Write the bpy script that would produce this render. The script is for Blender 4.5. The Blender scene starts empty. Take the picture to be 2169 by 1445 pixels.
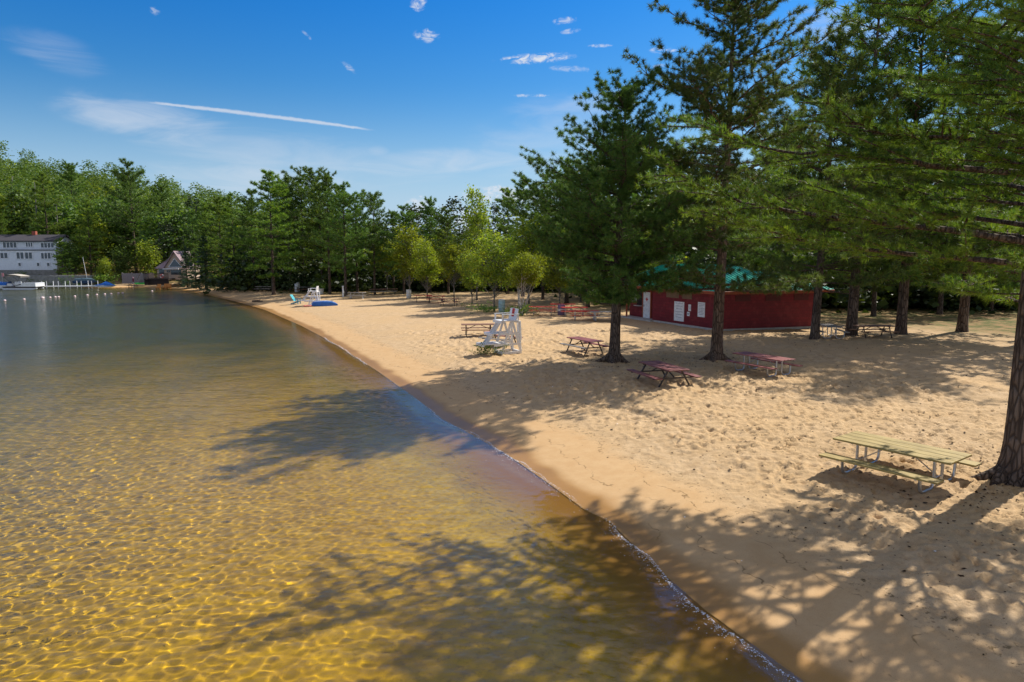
import bpy, bmesh, math, random
import numpy as np
from mathutils import Vector, Matrix
R = math.radians
sc = bpy.context.scene
# ------------------------------------------------------------------ camera
CAMZ, PITCH, F, CX, CY = 5.7, R(7.12), 1446.0, 1084.5, 722.5
cam_d = bpy.data.cameras.new('camera'); cam_d.lens = 24.0; cam_d.sensor_width = 36.0
cam_d.clip_start = 0.1; cam_d.clip_end = 6000
cam = bpy.data.objects.new('camera', cam_d); sc.collection.objects.link(cam)
cam.location = (0, 0, CAMZ); cam.rotation_euler = (R(90) - PITCH, 0, 0)
sc.camera = cam
# ------------------------------------------------------------------ render settings
sc.render.engine = 'CYCLES'
sc.view_settings.view_transform = 'Standard'; sc.view_settings.look = 'None'
sc.view_settings.gamma = 1.0; sc.view_settings.use_curve_mapping = False
sc.view_settings.exposure = 0.36
cy = sc.cycles
cy.max_bounces = 10; cy.diffuse_bounces = 3; cy.glossy_bounces = 3; cy.transmission_bounces = 6
cy.transparent_max_bounces = 24; cy.use_denoising = True; cy.sample_clamp_indirect = 6.0
cy.blur_glossy = 0.2
# ------------------------------------------------------------------ sun and sky
SUN_EL = R(41.5); SUN_AZ = math.atan2(0.79, 0.61)       # azimuth measured from +Y towards +X
sun_d = bpy.data.lights.new('sun', 'SUN'); sun_d.energy = 5.0; sun_d.angle = R(0.55); sun_d.color = (1.0, 0.94, 0.84)
sun = bpy.data.objects.new('sun', sun_d); sc.collection.objects.link(sun)
sdir = Vector((math.cos(SUN_EL) * math.sin(SUN_AZ), math.cos(SUN_EL) * math.cos(SUN_AZ), math.sin(SUN_EL)))
sun.rotation_euler = sdir.to_track_quat('Z', 'Y').to_euler(); sun.location = sdir * 60

def NT(owner):
    owner.use_nodes = True; nt = owner.node_tree; nt.nodes.clear(); return nt
class G:
    """tiny node-graph helper"""
    def __init__(s, nt): s.nt = nt
    def n(s, t, **kw):
        nd = s.nt.nodes.new(t); ins = kw.pop('ins', {})
        for k, v in kw.items(): setattr(nd, k, v)
        for k, v in ins.items():
            if isinstance(v, bpy.types.NodeSocket): s.nt.links.new(v, nd.inputs[k])
            else: nd.inputs[k].default_value = v
        return nd
    def m(s, op, a, b=None, c=None, clamp=False):
        nd = s.nt.nodes.new('ShaderNodeMath'); nd.operation = op; nd.use_clamp = clamp
        for i, v in enumerate((a, b, c)):
            if v is None: continue
            if isinstance(v, bpy.types.NodeSocket): s.nt.links.new(v, nd.inputs[i])
            else: nd.inputs[i].default_value = v
        return nd.outputs[0]
    def dot(s, a, v):
        nd = s.n('ShaderNodeVectorMath', operation='DOT_PRODUCT', ins={0: a}); nd.inputs[1].default_value = v
        return nd.outputs['Value']
    def smooth(s, v, a, b, lo=0.0, hi=1.0):
        nd = s.n('ShaderNodeMapRange', interpolation_type='SMOOTHSTEP', ins={0: v, 1: a, 2: b, 3: lo, 4: hi})
        return nd.outputs[0]
    def mix(s, f, a, b, mode='MIX'):
        nd = s.nt.nodes.new('ShaderNodeMix'); nd.data_type = 'RGBA'; nd.blend_type = mode
        for k, v in ((0, f), (6, a), (7, b)):
            if isinstance(v, bpy.types.NodeSocket): s.nt.links.new(v, nd.inputs[k])
            else: nd.inputs[k].default_value = v if not isinstance(v, tuple) or len(v) == 4 else (*v, 1)
        return nd.outputs[2]
    def noise(s, vec, scale, detail=3.0, rough=0.5, dist=0.0, dim='3D'):
        nd = s.n('ShaderNodeTexNoise', noise_dimensions=dim, ins={'Scale': scale, 'Detail': detail, 'Roughness': rough, 'Distortion': dist})
        if vec is not None: s.nt.links.new(vec, nd.inputs['Vector'])
        return nd.outputs['Fac']
    def ramp(s, f, stops):
        nd = s.nt.nodes.new('ShaderNodeValToRGB'); s.nt.links.new(f, nd.inputs[0]); cr = nd.color_ramp
        while len(cr.elements) < len(stops): cr.elements.new(0.5)
        for e, (p, c) in zip(cr.elements, stops): e.position = p; e.color = (*c, 1) if len(c) == 3 else c
        return nd.outputs[0]
    def scalev(s, vec, v):
        nd = s.n('ShaderNodeVectorMath', operation='MULTIPLY', ins={0: vec}); nd.inputs[1].default_value = v
        return nd.outputs[0]

def ray(px, py):
    u, v = (px - CX) / F, (py - CY) / F
    return Vector((u, math.cos(PITCH) - v * math.sin(PITCH), -(math.sin(PITCH) + v * math.cos(PITCH))))
world = bpy.data.worlds.new("World"); sc.world = world
g = G(NT(world))
sky = g.n('ShaderNodeTexSky', sky_type='NISHITA', sun_disc=False, sun_elevation=SUN_EL, sun_rotation=SUN_AZ,
          altitude=150.0, air_density=1.0, dust_density=0.55, ozone_density=2.2)
d = g.n('ShaderNodeTexCoord').outputs['Generated']
dz = g.n('ShaderNodeSeparateXYZ', ins={0: d}).outputs['Z']
skyc = g.n('ShaderNodeHueSaturation', ins={'Hue': 0.497, 'Saturation': 1.42, 'Value': 1.0, 'Color': sky.outputs[0]}).outputs[0]
skyc = g.mix(g.smooth(dz, .03, .46), g.mix(g.smooth(dz, -.02, .24), (4.3, 5.9, 7.9), skyc), g.mix(1.0, skyc, (.16, .88, 1.36), 'MULTIPLY'))
ns1 = g.noise(g.scalev(d, (1, 1, 2.2)), 75.0, 7.0, 0.66, 0.8)
ns2 = g.noise(g.scalev(d, (1, 1, 5.0)), 7.0, 5.0, 0.6, 0.8)
total = None
#        px,  py,  half w, half h, tilt(deg), strength, wisp
CL = [(1135,124,100,13,-3,.95,0),(905,76,34,17,4,.75,0),(886,8,18,22,60,.8,0),(1195,44,32,9,-6,.7,0),(1208,66,28,7,-8,.6,0),
      (1272,97,34,5,2,.7,0),(1125,203,50,5,0,.75,0),(1210,146,60,8,4,.42,0),(735,140,26,8,35,.5,0),(649,74,16,5,40,.35,0),
      (328,24,14,10,20,.4,0),(1405,106,34,9,3,.8,0),(1395,140,26,5,-4,.55,0),(890,436,40,26,0,.9,0),(1270,215,150,34,-6,.35,1),(1000,470,60,40,0,.9,0),
      (1075,412,130,26,0,.85,0),(330,262,230,62,8,.5,1),(560,385,340,44,2,.5,1),(900,345,330,36,-4,.42,1),(640,330,420,60,6,.3,1),(120,110,130,50,14,.22,1),
      (1180,290,260,110,-12,.22,1),(800,322,36,18,0,.3,1),(1800,60,160,60,10,.6,1),(1980,330,120,50,0,.9,0),(2140,120,140,120,0,.7,1)]
for px, py, w, h, tilt, s_, wisp in CL:
    c = ray(px, py).normalized(); ex = Vector((c.y, -c.x, 0)).normalized(); ez = ex.cross(c)
    if ez.z < 0: ez = -ez
    ct, st = math.cos(R(tilt)), math.sin(R(tilt))
    t1 = ex * ct - ez * st; t2 = ex * st + ez * ct
    k = 1.0 / ray(px, py).length / F
    a = g.m('MULTIPLY', g.dot(d, t1), 1 / (w * k)); b = g.m('MULTIPLY', g.dot(d, t2), 1 / (h * k))
    r2 = g.m('ADD', g.m('MULTIPLY', a, a), g.m('MULTIPLY', b, b))
    front = g.m('GREATER_THAN', g.dot(d, c), 0.0)
    nn = ns2 if wisp else ns1
    e = g.m('SUBTRACT', 1.0, r2, clamp=True)
    q = g.m('ADD', g.m('MULTIPLY', e, 0.9 if not wisp else 0.8), g.m('MULTIPLY', g.m('SUBTRACT', nn, 0.5), 4.2 if not wisp else 2.4))
    q = g.smooth(q, 0.0 if wisp else 0.1, 1.4 if wisp else 1.5, 0.0, s_)
    q = g.m('MULTIPLY', g.m('MULTIPLY', q, front), g.smooth(e, 0.0, 0.75))
    total = q if total is None else g.m('MAXIMUM', total, q)
# the contrail
p0, p1 = ray(285, 214).normalized(), ray(800, 277).normalized()
nrm = p0.cross(p1).normalized(); mid = (p0 + p1).normalized(); al = nrm.cross(mid).normalized()
hl = abs(p1.dot(al))
sgn = 1 if p1.dot(al) > 0 else -1
u_ = g.m('MULTIPLY', g.dot(d, al), sgn / hl)
bend = g.m('MULTIPLY', g.m('SUBTRACT', 1.0, g.m('MULTIPLY', u_, u_)), 0.0016)
across = g.m('ABSOLUTE', g.m('ADD', g.m('ADD', g.dot(d, nrm), bend), g.m('MULTIPLY', g.m('SUBTRACT', ns1, 0.5), 0.0034)))
wd = g.m('ADD', 0.0011, g.m('MULTIPLY', g.m('SUBTRACT', 1.0, g.m('MULTIPLY', u_, u_), clamp=True), 0.0016))
line = g.smooth(g.m('DIVIDE', across, wd), 0.25, 1.3, 1.0, 0.0)
line = g.m('MULTIPLY', line, g.m('MULTIPLY', g.smooth(g.m('ABSOLUTE', u_), 0.75, 1.0, 1.0, 0.0), g.m('GREATER_THAN', g.dot(d, mid), 0.0)))
total = g.m('MAXIMUM', total, g.m('MULTIPLY', line, 0.62))
col = g.mix(total, skyc, (7.2, 7.5, 8.1))
# unseen broken cloud added overhead and behind the camera as neutral fill light
dy_ = g.n('ShaderNodeSeparateXYZ', ins={0: d}).outputs['Y']
fill_veil = g.m('MULTIPLY', g.m('MAXIMUM', g.smooth(dz, .50, .75), g.smooth(dy_, .15, -.35)), g.smooth(g.noise(d, 3.0, 5, .6), .30, .62))
col = g.mix(g.m('MULTIPLY', g.m('MULTIPLY', fill_veil, g.smooth(dz, 0., .15)), .85), col, (6.2, 5.9, 5.5))
bg = g.n('ShaderNodeBackground', ins={'Color': col, 'Strength': 0.082})
g.nt.links.new(bg.outputs[0], g.n('ShaderNodeOutputWorld').inputs[0])

# ------------------------------------------------------------------ geometry helpers
COL = sc.collection
def np_mesh(name, V, Fq, smooth=False, mats=None, midx=None):
    V = np.asarray(V, np.float32); Fq = np.asarray(Fq, np.int32)
    me = bpy.data.meshes.new(name); nf, k = Fq.shape
    me.vertices.add(len(V)); me.vertices.foreach_set('co', V.ravel())
    me.loops.add(nf * k); me.loops.foreach_set('vertex_index', Fq.ravel())
    me.polygons.add(nf); me.polygons.foreach_set('loop_start', np.arange(nf, dtype=np.int32) * k)
    me.polygons.foreach_set('loop_total', np.full(nf, k, np.int32))
    me.update(calc_edges=True)
    if smooth: me.polygons.foreach_set('use_smooth', np.ones(nf, bool))
    for m_ in (mats or []): me.materials.append(m_)
    if midx is not None: me.polygons.foreach_set('material_index', np.asarray(midx, np.int32))
    me.validate(); return me
def link(name, data, parent=None, loc=(0, 0, 0)):
    o = bpy.data.objects.new(name, data); COL.objects.link(o); o.location = loc
    if parent: o.parent = parent
    return o
def tag(o, label=None, cat=None, group=None, kind=None):
    if label: o['label'] = label
    if cat: o['category'] = cat
    if group: o['group'] = group
    if kind: o['kind'] = kind
    return o
def thing(name, label, cat, loc=(0, 0, 0), rz=0.0, group=None):
    o = link(name, None, None, loc); o.rotation_euler = (0, 0, rz); o.empty_display_size = 0.3
    return tag(o, label, cat, group)
def kids(o): return [c for c in ALLKIDS.get(o.name, [])]
ALLKIDS = {}
class MB:
    """collects shapes, builds ONE mesh object"""
    def __init__(s): s.v = []; s.f = []
    def add(s, vs, fs):
        b = len(s.v); s.v += [tuple(p) for p in vs]; s.f += [tuple(i + b for i in f) for f in fs]; return s
    def box(s, c, size, rz=0.0, M=None):
        x, y, z = (a / 2 for a in size); M = M or Matrix.Rotation(rz, 3, 'Z'); c = Vector(c)
        vs = [c + M @ Vector((i * x, j * y, k * z)) for k in (-1, 1) for j in (-1, 1) for i in (-1, 1)]
        return s.add(vs, [(0, 2, 3, 1), (4, 5, 7, 6), (0, 1, 5, 4), (2, 6, 7, 3), (0, 4, 6, 2), (1, 3, 7, 5)])
    def beam(s, a, b, w, h, up=(0, 0, 1)):
        a, b = Vector(a), Vector(b); d_ = (b - a); L = d_.length; x = d_.normalized(); u = Vector(up)
        y = u.cross(x)
        if y.length < 1e-4: y = Vector((0, 1, 0)).cross(x)
        y.normalize(); z = x.cross(y)
        M = Matrix((x, y, z)).transposed()
        return s.box((a + b) / 2, (L, w, h), M=M)
    def tube(s, pts, r, n=8, cap=True):
        pts = [Vector(p) for p in pts]; rs = r if isinstance(r, (list, tuple)) else [r] * len(pts)
        vs, fs = [], []; prev = None
        for i, p in enumerate(pts):
            t = (pts[min(i + 1, len(pts) - 1)] - pts[max(i - 1, 0)]).normalized()
            ref = prev if prev is not None else (Vector((0, 0, 1)) if abs(t.z) < 0.9 else Vector((1, 0, 0)))
            a = (ref - t * ref.dot(t)); a = a.normalized() if a.length > 1e-5 else t.orthogonal().normalized()
            b = t.cross(a); prev = a
            for k in range(n):
                an = 2 * math.pi * k / n; vs.append(p + (a * math.cos(an) + b * math.sin(an)) * rs[i])
        for i in range(len(pts) - 1):
            for k in range(n):
                k2 = (k + 1) % n; fs.append((i * n + k, i * n + k2, (i + 1) * n + k2, (i + 1) * n + k))
        if cap:
            fs.append(tuple(range(n - 1, -1, -1))); fs.append(tuple((len(pts) - 1) * n + k for k in range(n)))
        return s.add(vs, fs)
    def lathe(s, prof, c=(0, 0, 0), n=16):
        c = Vector(c); vs, fs = [], []
        for r_, z in prof:
            for k in range(n):
                an = 2 * math.pi * k / n; vs.append(c + Vector((r_ * math.cos(an), r_ * math.sin(an), z)))
        for i in range(len(prof) - 1):
            for k in range(n):
                k2 = (k + 1) % n; fs.append((i * n + k, i * n + k2, (i + 1) * n + k2, (i + 1) * n + k))
        fs.append(tuple(range(n - 1, -1, -1))); fs.append(tuple((len(prof) - 1) * n + k for k in range(n)))
        return s.add(vs, fs)
    def poly(s, pts): return s.add(pts, [tuple(range(len(pts)))])
    def prism(s, pts, h):
        """closed polygon pts extruded by vector h"""
        n = len(pts); h = Vector(h); vs = [Vector(p) for p in pts] + [Vector(p) + h for p in pts]
        fs = [tuple(range(n - 1, -1, -1)), tuple(range(n, 2 * n))] + [(i, (i + 1) % n, (i + 1) % n + n, i + n) for i in range(n)]
        return s.add(vs, fs)
    def mesh(s, name, mat, smooth=False, bevel=0.0):
        me = bpy.data.meshes.new(name); me.from_pydata(s.v, [], s.f); me.materials.append(mat)
        bm = bmesh.new(); bm.from_mesh(me); bmesh.ops.recalc_face_normals(bm, faces=bm.faces)
        if bevel: bmesh.ops.bevel(bm, geom=list(bm.edges), offset=bevel, segments=1, affect='EDGES', clamp_overlap=True)
        bm.to_mesh(me); bm.free()
        if smooth:
            me.polygons.foreach_set('use_smooth', np.ones(len(me.polygons), bool))
            try: me.set_sharp_from_angle(angle=R(40))
            except Exception: pass
        me.update(); return me
    def build(s, name, mat, parent=None, smooth=False, bevel=0.0, loc=(0, 0, 0)):
        o = link(name, s.mesh(name, mat, smooth, bevel), parent, loc)
        return o
def copy_tree(o, parent=None):
    c = o.copy(); COL.objects.link(c)
    if parent: c.parent = parent
    for ch in [x for x in o.children]: copy_tree(ch, c)
    return c

# smooth value noise on arrays
def vnoise(x, y, seed):
    rg = np.random.RandomState(seed); T = rg.rand(256, 256).astype(np.float32)
    xi = np.floor(x).astype(int); yi = np.floor(y).astype(int); fx = x - xi; fy = y - yi
    fx = fx * fx * (3 - 2 * fx); fy = fy * fy * (3 - 2 * fy)
    a = T[xi & 255, yi & 255]; b = T[(xi + 1) & 255, yi & 255]; c = T[xi & 255, (yi + 1) & 255]; e = T[(xi + 1) & 255, (yi + 1) & 255]
    return (a * (1 - fx) + b * fx) * (1 - fy) + (c * (1 - fx) + e * fx) * fy - 0.5

# ------------------------------------------------------------------ shoreline and terrain
def gpt(px, py, z=0.0):
    r = ray(px, py); t = (CAMZ - z) / -r.z
    return (r.x * t, r.y * t)
SH_PX = [(1710,1445),(1500,1292),(1390,1198),(1295,1105),(1240,1078),(1160,1020),(1085,968),(1010,925),(940,888),(885,845),(800,785),
         (700,722),(640,690),(560,655),(500,638),(430,622),(380,613),(330,609.5),(285,609),(240,610.5),(200,608),(120,606),(0,604)]
SHORE = [(14.0, -14.0), (8.5, 0.5)] + [gpt(*p) for p in SH_PX]
SHORE += [(-190, 131), (-420, 120)]
SH = np.array(SHORE)
def shore_sd(X, Y):
    """signed distance to the waterline, positive on land (the east and north side)"""
    best = np.full(X.shape, 1e9); sign = np.ones(X.shape)
    for i in range(len(SH) - 1):
        a, b = SH[i], SH[i + 1]; dx, dy = b - a; L2 = dx * dx + dy * dy
        t = np.clip(((X - a[0]) * dx + (Y - a[1]) * dy) / L2, 0, 1)
        ex = X - (a[0] + t * dx); ey = Y - (a[1] + t * dy); dd = np.hypot(ex, ey)
        cr = dx * (Y - a[1]) - dy * (X - a[0])
        upd = dd < best - 1e-9
        sign = np.where(upd, np.where(cr < 0, 1.0, -1.0), sign); best = np.where(upd, dd, best)
    return best * sign
def base_z(X, Y, sd):
    land = 0.60 * (1 - np.exp(-np.maximum(sd, 0) / 4.0))
    wat = -np.minimum(0.075 * np.maximum(-sd, 0), 2.6)
    z = np.where(sd > 0, land, wat)
    # hill beyond the far shore
    hx = np.interp(X, [-420, -200, -150, -108, -81, -56, -30], [30, 23, 14.5, 8.5, 2.8, 0.4, 0.0])
    fy = np.clip((Y - 142) / 60, 0, 1.25); fy = fy * fy * (3 - 2 * np.minimum(fy, 1))
    z = z + np.where(sd > 0, hx * np.minimum(fy, 1.2), 0)
    z = z + np.where(sd > 0, np.clip((Y - 128) / 8, 0, 1) * np.clip((-X - 75) / 8, 0, 1) * 1.6, 0)
    return z
def gz(x, y):
    X = np.array([[x]], float); Y = np.array([[y]], float)
    return float(base_z(X, Y, shore_sd(X, Y))[0, 0])
def axis(segs):
    out = [segs[0][0]]
    for a, b, s0, s1 in segs:
        p = a
        while p < b - 1e-6:
            t = (p - a) / (b - a); p = min(b, p + s0 + (s1 - s0) * t); out.append(p)
    return np.array(out)
def grid(ax, ay):
    X, Y = np.meshgrid(ax, ay); nx, ny = len(ax), len(ay)
    i = np.arange(ny - 1)[:, None] * nx + np.arange(nx - 1)[None, :]
    Fq = np.stack([i, i + 1, i + nx + 1, i + nx], -1).reshape(-1, 4)
    return X, Y, Fq
ax = axis([(-1500, -200, 120, 40), (-200, -60, 4, 4), (-60, -16, 1.5, .3), (-16, -4, .2, .08), (-4, 16, .065, .065), (16, 60, .1, 1.5), (60, 300, 3, 30), (300, 1500, 60, 200)])
ay = axis([(-30, 5, 3, .3), (5, 22, .055, .065), (22, 45, .08, .2), (45, 150, .25, 2.0), (150, 300, 4, 15), (300, 2500, 40, 300)])
X, Y, Fq = grid(ax, ay); sd = shore_sd(X, Y)
wob = vnoise(X * 1.1, Y * 1.1, 3) * 0.25 + vnoise(X * .35, Y * .35, 4) * 0.5
Z = base_z(X, Y, sd)
dry = np.clip((sd - 2.2) / 2.5, 0, 1); near = np.clip((60 - Y) / 20, 0, 1)
Z += dry * near * (vnoise(X * 2.1, Y * 2.1, 11) * 0.06 + vnoise(X * 4.7, Y * 4.7, 12) * 0.035 + vnoise(X * .5, Y * .5, 13) * 0.10)
Z += np.where((sd < -1.2) & (Y < 45), np.clip((-sd - 1.2) / 2, 0, 1) * (vnoise(X * .8, Y * .8, 17) * 0.05), 0)
# footprints scuffed into the dry sand
rg = np.random.RandomState(5)
def pits(n, x0, x1, y0, y1, rmin, rmax, dep):
    for _ in range(n):
        cx, cyy = rg.uniform(x0, x1), y0 + (y1 - y0) * rg.rand() ** 1.3; a = rg.uniform(0, math.pi); r1 = rg.uniform(rmin, rmax); r2 = r1 * rg.uniform(.4, .75); dp = dep * rg.uniform(.4, 1.3)
        i0, i1 = np.searchsorted(ax, [cx - 2.2 * r1, cx + 2.2 * r1]); j0, j1 = np.searchsorted(ay, [cyy - 2.2 * r1, cyy + 2.2 * r1])
        if i1 - i0 < 2 or j1 - j0 < 2: continue
        sl = (slice(j0, j1), slice(i0, i1)); dx = X[sl] - cx; dy = Y[sl] - cyy
        u = (dx * math.cos(a) + dy * math.sin(a)) / r1; v = (-dx * math.sin(a) + dy * math.cos(a)) / r2
        q = u * u + v * v
        Z[sl] += dry[sl] * dp * (-np.exp(-q * 1.6) + 0.55 * np.exp(-(np.sqrt(q) - 1.35) ** 2 * 6))
pits(6500, 1, 16, 6, 30, .09, .19, .048)
pits(3000, -8, 20, 25, 48, .16, .34, .055)
gm = np_mesh('beach_sand', np.stack([X, Y, Z], -1).reshape(-1, 3), Fq, smooth=True)
at = gm.attributes.new('shore', 'FLOAT', 'POINT'); at.data.foreach_set('value', (sd + wob * np.clip(np.abs(sd), 0, 1)).astype(np.float32).ravel())
ground = tag(link('ground', gm), kind='structure')
# sand / lake bed material
def mat(name):
    m_ = bpy.data.materials.new(name); return m_, G(NT(m_))
ms, g = mat('sand')
pos = g.n('ShaderNodeNewGeometry').outputs['Position']
sh = g.n('ShaderNodeAttribute', attribute_name='shore').outputs['Fac']
sep = g.n('ShaderNodeSeparateXYZ', ins={0: pos})
big = g.noise(pos, .35, 4, .55); mid_ = g.noise(pos, 2.6, 4, .6); fine = g.noise(pos, 24., 3, .65); grain = g.noise(pos, 90., 2, .6)
drycol = g.mix(g.smooth(mid_, .3, .7), (.46, .315, .172), (.61, .435, .255))
drycol = g.mix(g.smooth(big, .35, .7), drycol, (.55, .375, .20))
drycol = g.mix(g.m('MULTIPLY', g.smooth(fine, .56, .72), .55), drycol, (.36, .22, .10))
drycol = g.mix(g.m('MULTIPLY', g.smooth(grain, .54, .70), .6), drycol, (.25, .15, .08))
# dark damp debris specks
spk = g.n('ShaderNodeTexVoronoi', ins={'Vector': pos, 'Scale': 4.5})
drycol = g.mix(g.m('MULTIPLY', g.m('MULTIPLY', g.smooth(spk.outputs['Distance'], .10, .16, 1., 0.), g.smooth(g.noise(pos, .8, 2), .45, .6)), .8), drycol, (.11, .07, .04))
# smooth swash sand, then saturated wet band
swash = g.mix(g.smooth(mid_, .2, .8), (.54, .34, .165), (.60, .40, .21))
swash = g.mix(g.m('MULTIPLY', g.smooth(grain, .52, .70), .45), swash, (.30, .18, .08))
marks = g.m('ABSOLUTE', g.m('SUBTRACT', g.m('FRACT', g.m('ADD', g.m('MULTIPLY', sh, 1.1), g.m('MULTIPLY', g.noise(pos, .55, 4, .6), 2.6))), .5))
swash = g.mix(g.m('MULTIPLY', g.smooth(marks, 0., .035, 1., 0.), g.smooth(g.noise(pos, 3., 4, .7), .42, .62)), swash, (.24, .15, .07))
wet = g.mix(g.smooth(big, .3, .7), (.32, .165, .042), (.42, .22, .06))
wet = g.mix(g.m('MULTIPLY', g.smooth(grain, .5, .7), .35), wet, (.20, .10, .03))
tr = g.m('ADD', sh, g.m('MULTIPLY', g.m('SUBTRACT', g.noise(pos, 1.6, 4, .6), .5), 1.1))
c1 = g.mix(g.smooth(tr, 1.9, 2.9), swash, drycol)
# wrack line of dark plant crumbs where the waves stop
wr = g.m('MULTIPLY', g.smooth(g.m('ABSOLUTE', g.m('SUBTRACT', g.m('ADD', sh, g.m('MULTIPLY', g.m('SUBTRACT', g.noise(pos, .9, 3), .5), 1.6)), 2.5)), .05, .5, 1., 0.), g.smooth(g.noise(pos, 7., 5, .75), .55, .62))
c1 = g.mix(g.m('MULTIPLY', wr, .8), c1, (.13, .09, .04))
wetf = g.smooth(g.m('ADD', sh, g.m('MULTIPLY', g.m('SUBTRACT', g.noise(pos, .7, 2), .5), .5)), .28, .74)
c2 = g.mix(wetf, wet, c1)
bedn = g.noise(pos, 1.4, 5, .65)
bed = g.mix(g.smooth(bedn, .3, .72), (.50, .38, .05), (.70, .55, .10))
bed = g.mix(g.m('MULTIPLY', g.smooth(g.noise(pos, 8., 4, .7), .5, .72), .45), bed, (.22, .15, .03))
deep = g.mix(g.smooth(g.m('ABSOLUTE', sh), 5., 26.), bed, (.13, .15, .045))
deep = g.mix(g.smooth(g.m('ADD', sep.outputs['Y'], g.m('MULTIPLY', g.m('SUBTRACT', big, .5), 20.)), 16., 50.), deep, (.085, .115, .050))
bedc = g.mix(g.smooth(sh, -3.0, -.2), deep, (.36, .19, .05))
c3 = g.mix(g.m('GREATER_THAN', sh, 0.02), bedc, c2)
# park floor behind the beach: leaf litter and thin grass
pf = g.m('ADD', g.m('MULTIPLY', g.m('SUBTRACT', g.noise(pos, .12, 4, .6), .5), 22.), sep.outputs['Y'])
litter = g.mix(g.smooth(g.noise(pos, 1.1, 4, .65), .42, .6), (.30, .19, .085), (.10, .11, .03))
c4 = g.mix(g.m('MULTIPLY', g.smooth(pf, 86., 100.), g.smooth(sh, 6., 9.)), c3, litter)
pf2 = g.m('ADD', pf, g.m('MULTIPLY', sep.outputs['X'], .9))
c4 = g.mix(g.m('MULTIPLY', g.smooth(pf2, 68., 82.), g.m('MULTIPLY', g.smooth(sep.outputs['X'], 0., 16.), g.smooth(sh, 6., 9.))), c4, litter)
rough = g.m('ADD', .42, g.m('MULTIPLY', wetf, .55), clamp=True)
bmpd = g.m('ADD', g.m('MULTIPLY', fine, .6), g.m('ADD', g.m('MULTIPLY', grain, .25), g.m('MULTIPLY', g.noise(pos, 9., 4, .6), 1.0)))
bstr = g.m('ADD', .04, g.m('MULTIPLY', g.smooth(tr, 1.8, 3.0), .5))
bmp = g.n('ShaderNodeBump', ins={'Height': bmpd, 'Strength': bstr, 'Distance': .05})
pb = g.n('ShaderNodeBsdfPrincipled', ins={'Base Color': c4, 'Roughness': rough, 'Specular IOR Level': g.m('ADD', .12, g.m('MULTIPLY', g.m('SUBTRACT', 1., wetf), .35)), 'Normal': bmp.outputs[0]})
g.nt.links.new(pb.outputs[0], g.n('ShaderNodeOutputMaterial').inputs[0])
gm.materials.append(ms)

# ------------------------------------------------------------------ water: a real rippled sheet over the bed
wx = axis([(-1500, -200, 150, 40), (-200, -60, 10, 2), (-60, -24, 1.0, .12), (-24, -14, .1, .05), (-14, 6.5, .038, .038), (6.5, 16, .1, 1.)])
wy = axis([(-60, 4, 6, .3), (4, 7.5, .1, .04), (7.5, 17, .032, .038), (17, 32, .042, .09), (32, 60, .1, .35), (60, 136, .4, 1.5)])
X, Y, Fq = grid(wx, wy); sdw = shore_sd(X, Y)
sx = np.gradient(wx)[None, :] + 0 * X; sy = np.gradient(wy)[:, None] + 0 * X; sp = np.maximum(sx, sy)
rg = np.random.RandomState(9); Z = np.zeros_like(X)
depth = np.clip(-sdw / 2.5, 0.0, 1.0)
fsc = 0.04 + 0.96 * depth
for i in range(64):
    lam = 0.13 * (0.80 / 0.13) ** (rg.rand() ** 2.0)
    th = R(-78) + rg.normal(0, 1.1)       # crests run roughly along the picture, ripples cross them
    k = 2 * math.pi / lam; amp = 0.0055 * lam ** 1.0 / math.sqrt(7) * rg.uniform(.5, 1.2) * (.85 if lam > .4 else 1.2)
    att = np.clip((lam / sp - 2.6) / 1.6, 0, 1)
    Z += amp * att * np.sin(k * (X * math.cos(th) + Y * math.sin(th)) + rg.uniform(0, 6.28) + 1.3 * vnoise(X * .4 + i, Y * .4, 20 + i))
Z *= fsc
# the little wave breaking along the edge
Z += 0.010 * np.exp(-((sdw + 0.55 + vnoise(X * .5, Y * .5, 90) * .5) / 0.2) ** 2) * (Y < 60) * (X > -12)
keep = (sdw < 1.2)
kf = keep.ravel()[Fq].any(1)
Fw = Fq[kf]; used = np.unique(Fw); remap = np.zeros(X.size, np.int32); remap[used] = np.arange(len(used))
wm = np_mesh('water_sheet', np.stack([X, Y, Z - 0.003], -1).reshape(-1, 3)[used], remap[Fw], smooth=True)
water = tag(link('lake_water', wm), kind='structure')
wa_ = wm.attributes.new('shore', 'FLOAT', 'POINT'); wa_.data.foreach_set('value', sdw.astype(np.float32).ravel()[used])
water.cycles.is_caustics_caster = True; ground.cycles.is_caustics_receiver = True; sun_d.cycles.is_caustics_light = True
mw, g = mat('water')
geo = g.n('ShaderNodeNewGeometry'); pos = geo.outputs['Position']
wsh = g.n('ShaderNodeAttribute', attribute_name='shore').outputs['Fac']
lw = g.noise(g.scalev(pos, (.8, 1.7, 1)), 3.4, 4, .6, .3); lw2 = g.noise(g.scalev(pos, (.45, 1.2, 1)), 1.5, 3, .55, .4)
lw0 = g.noise(g.scalev(pos, (1., 1.8, 1)), 9.0, 3, .6, .2)
yy = g.n('ShaderNodeSeparateXYZ', ins={0: pos}).outputs['Y']
far = g.smooth(yy, 12., 34.)
gust = g.smooth(g.noise(pos, .06, 3), .35, .65, .55, 1.2)
bh = g.m('ADD', g.m('MULTIPLY', lw0, .005), g.m('MULTIPLY', g.m('MULTIPLY', g.m('ADD', g.m('MULTIPLY', lw, .075), g.m('MULTIPLY', lw2, .15)), far), gust))
bmp = g.n('ShaderNodeBump', ins={'Height': bh, 'Strength': g.smooth(wsh, -1.6, -.5, 1., .12), 'Distance': 1.0})
tint = g.mix(g.smooth(wsh, -4.5, -.2), (.98, .85, .24), (1., .95, .78))
rf = g.n('ShaderNodeBsdfRefraction', ins={'Color': tint, 'Roughness': 0.0, 'IOR': 1.33})
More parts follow.
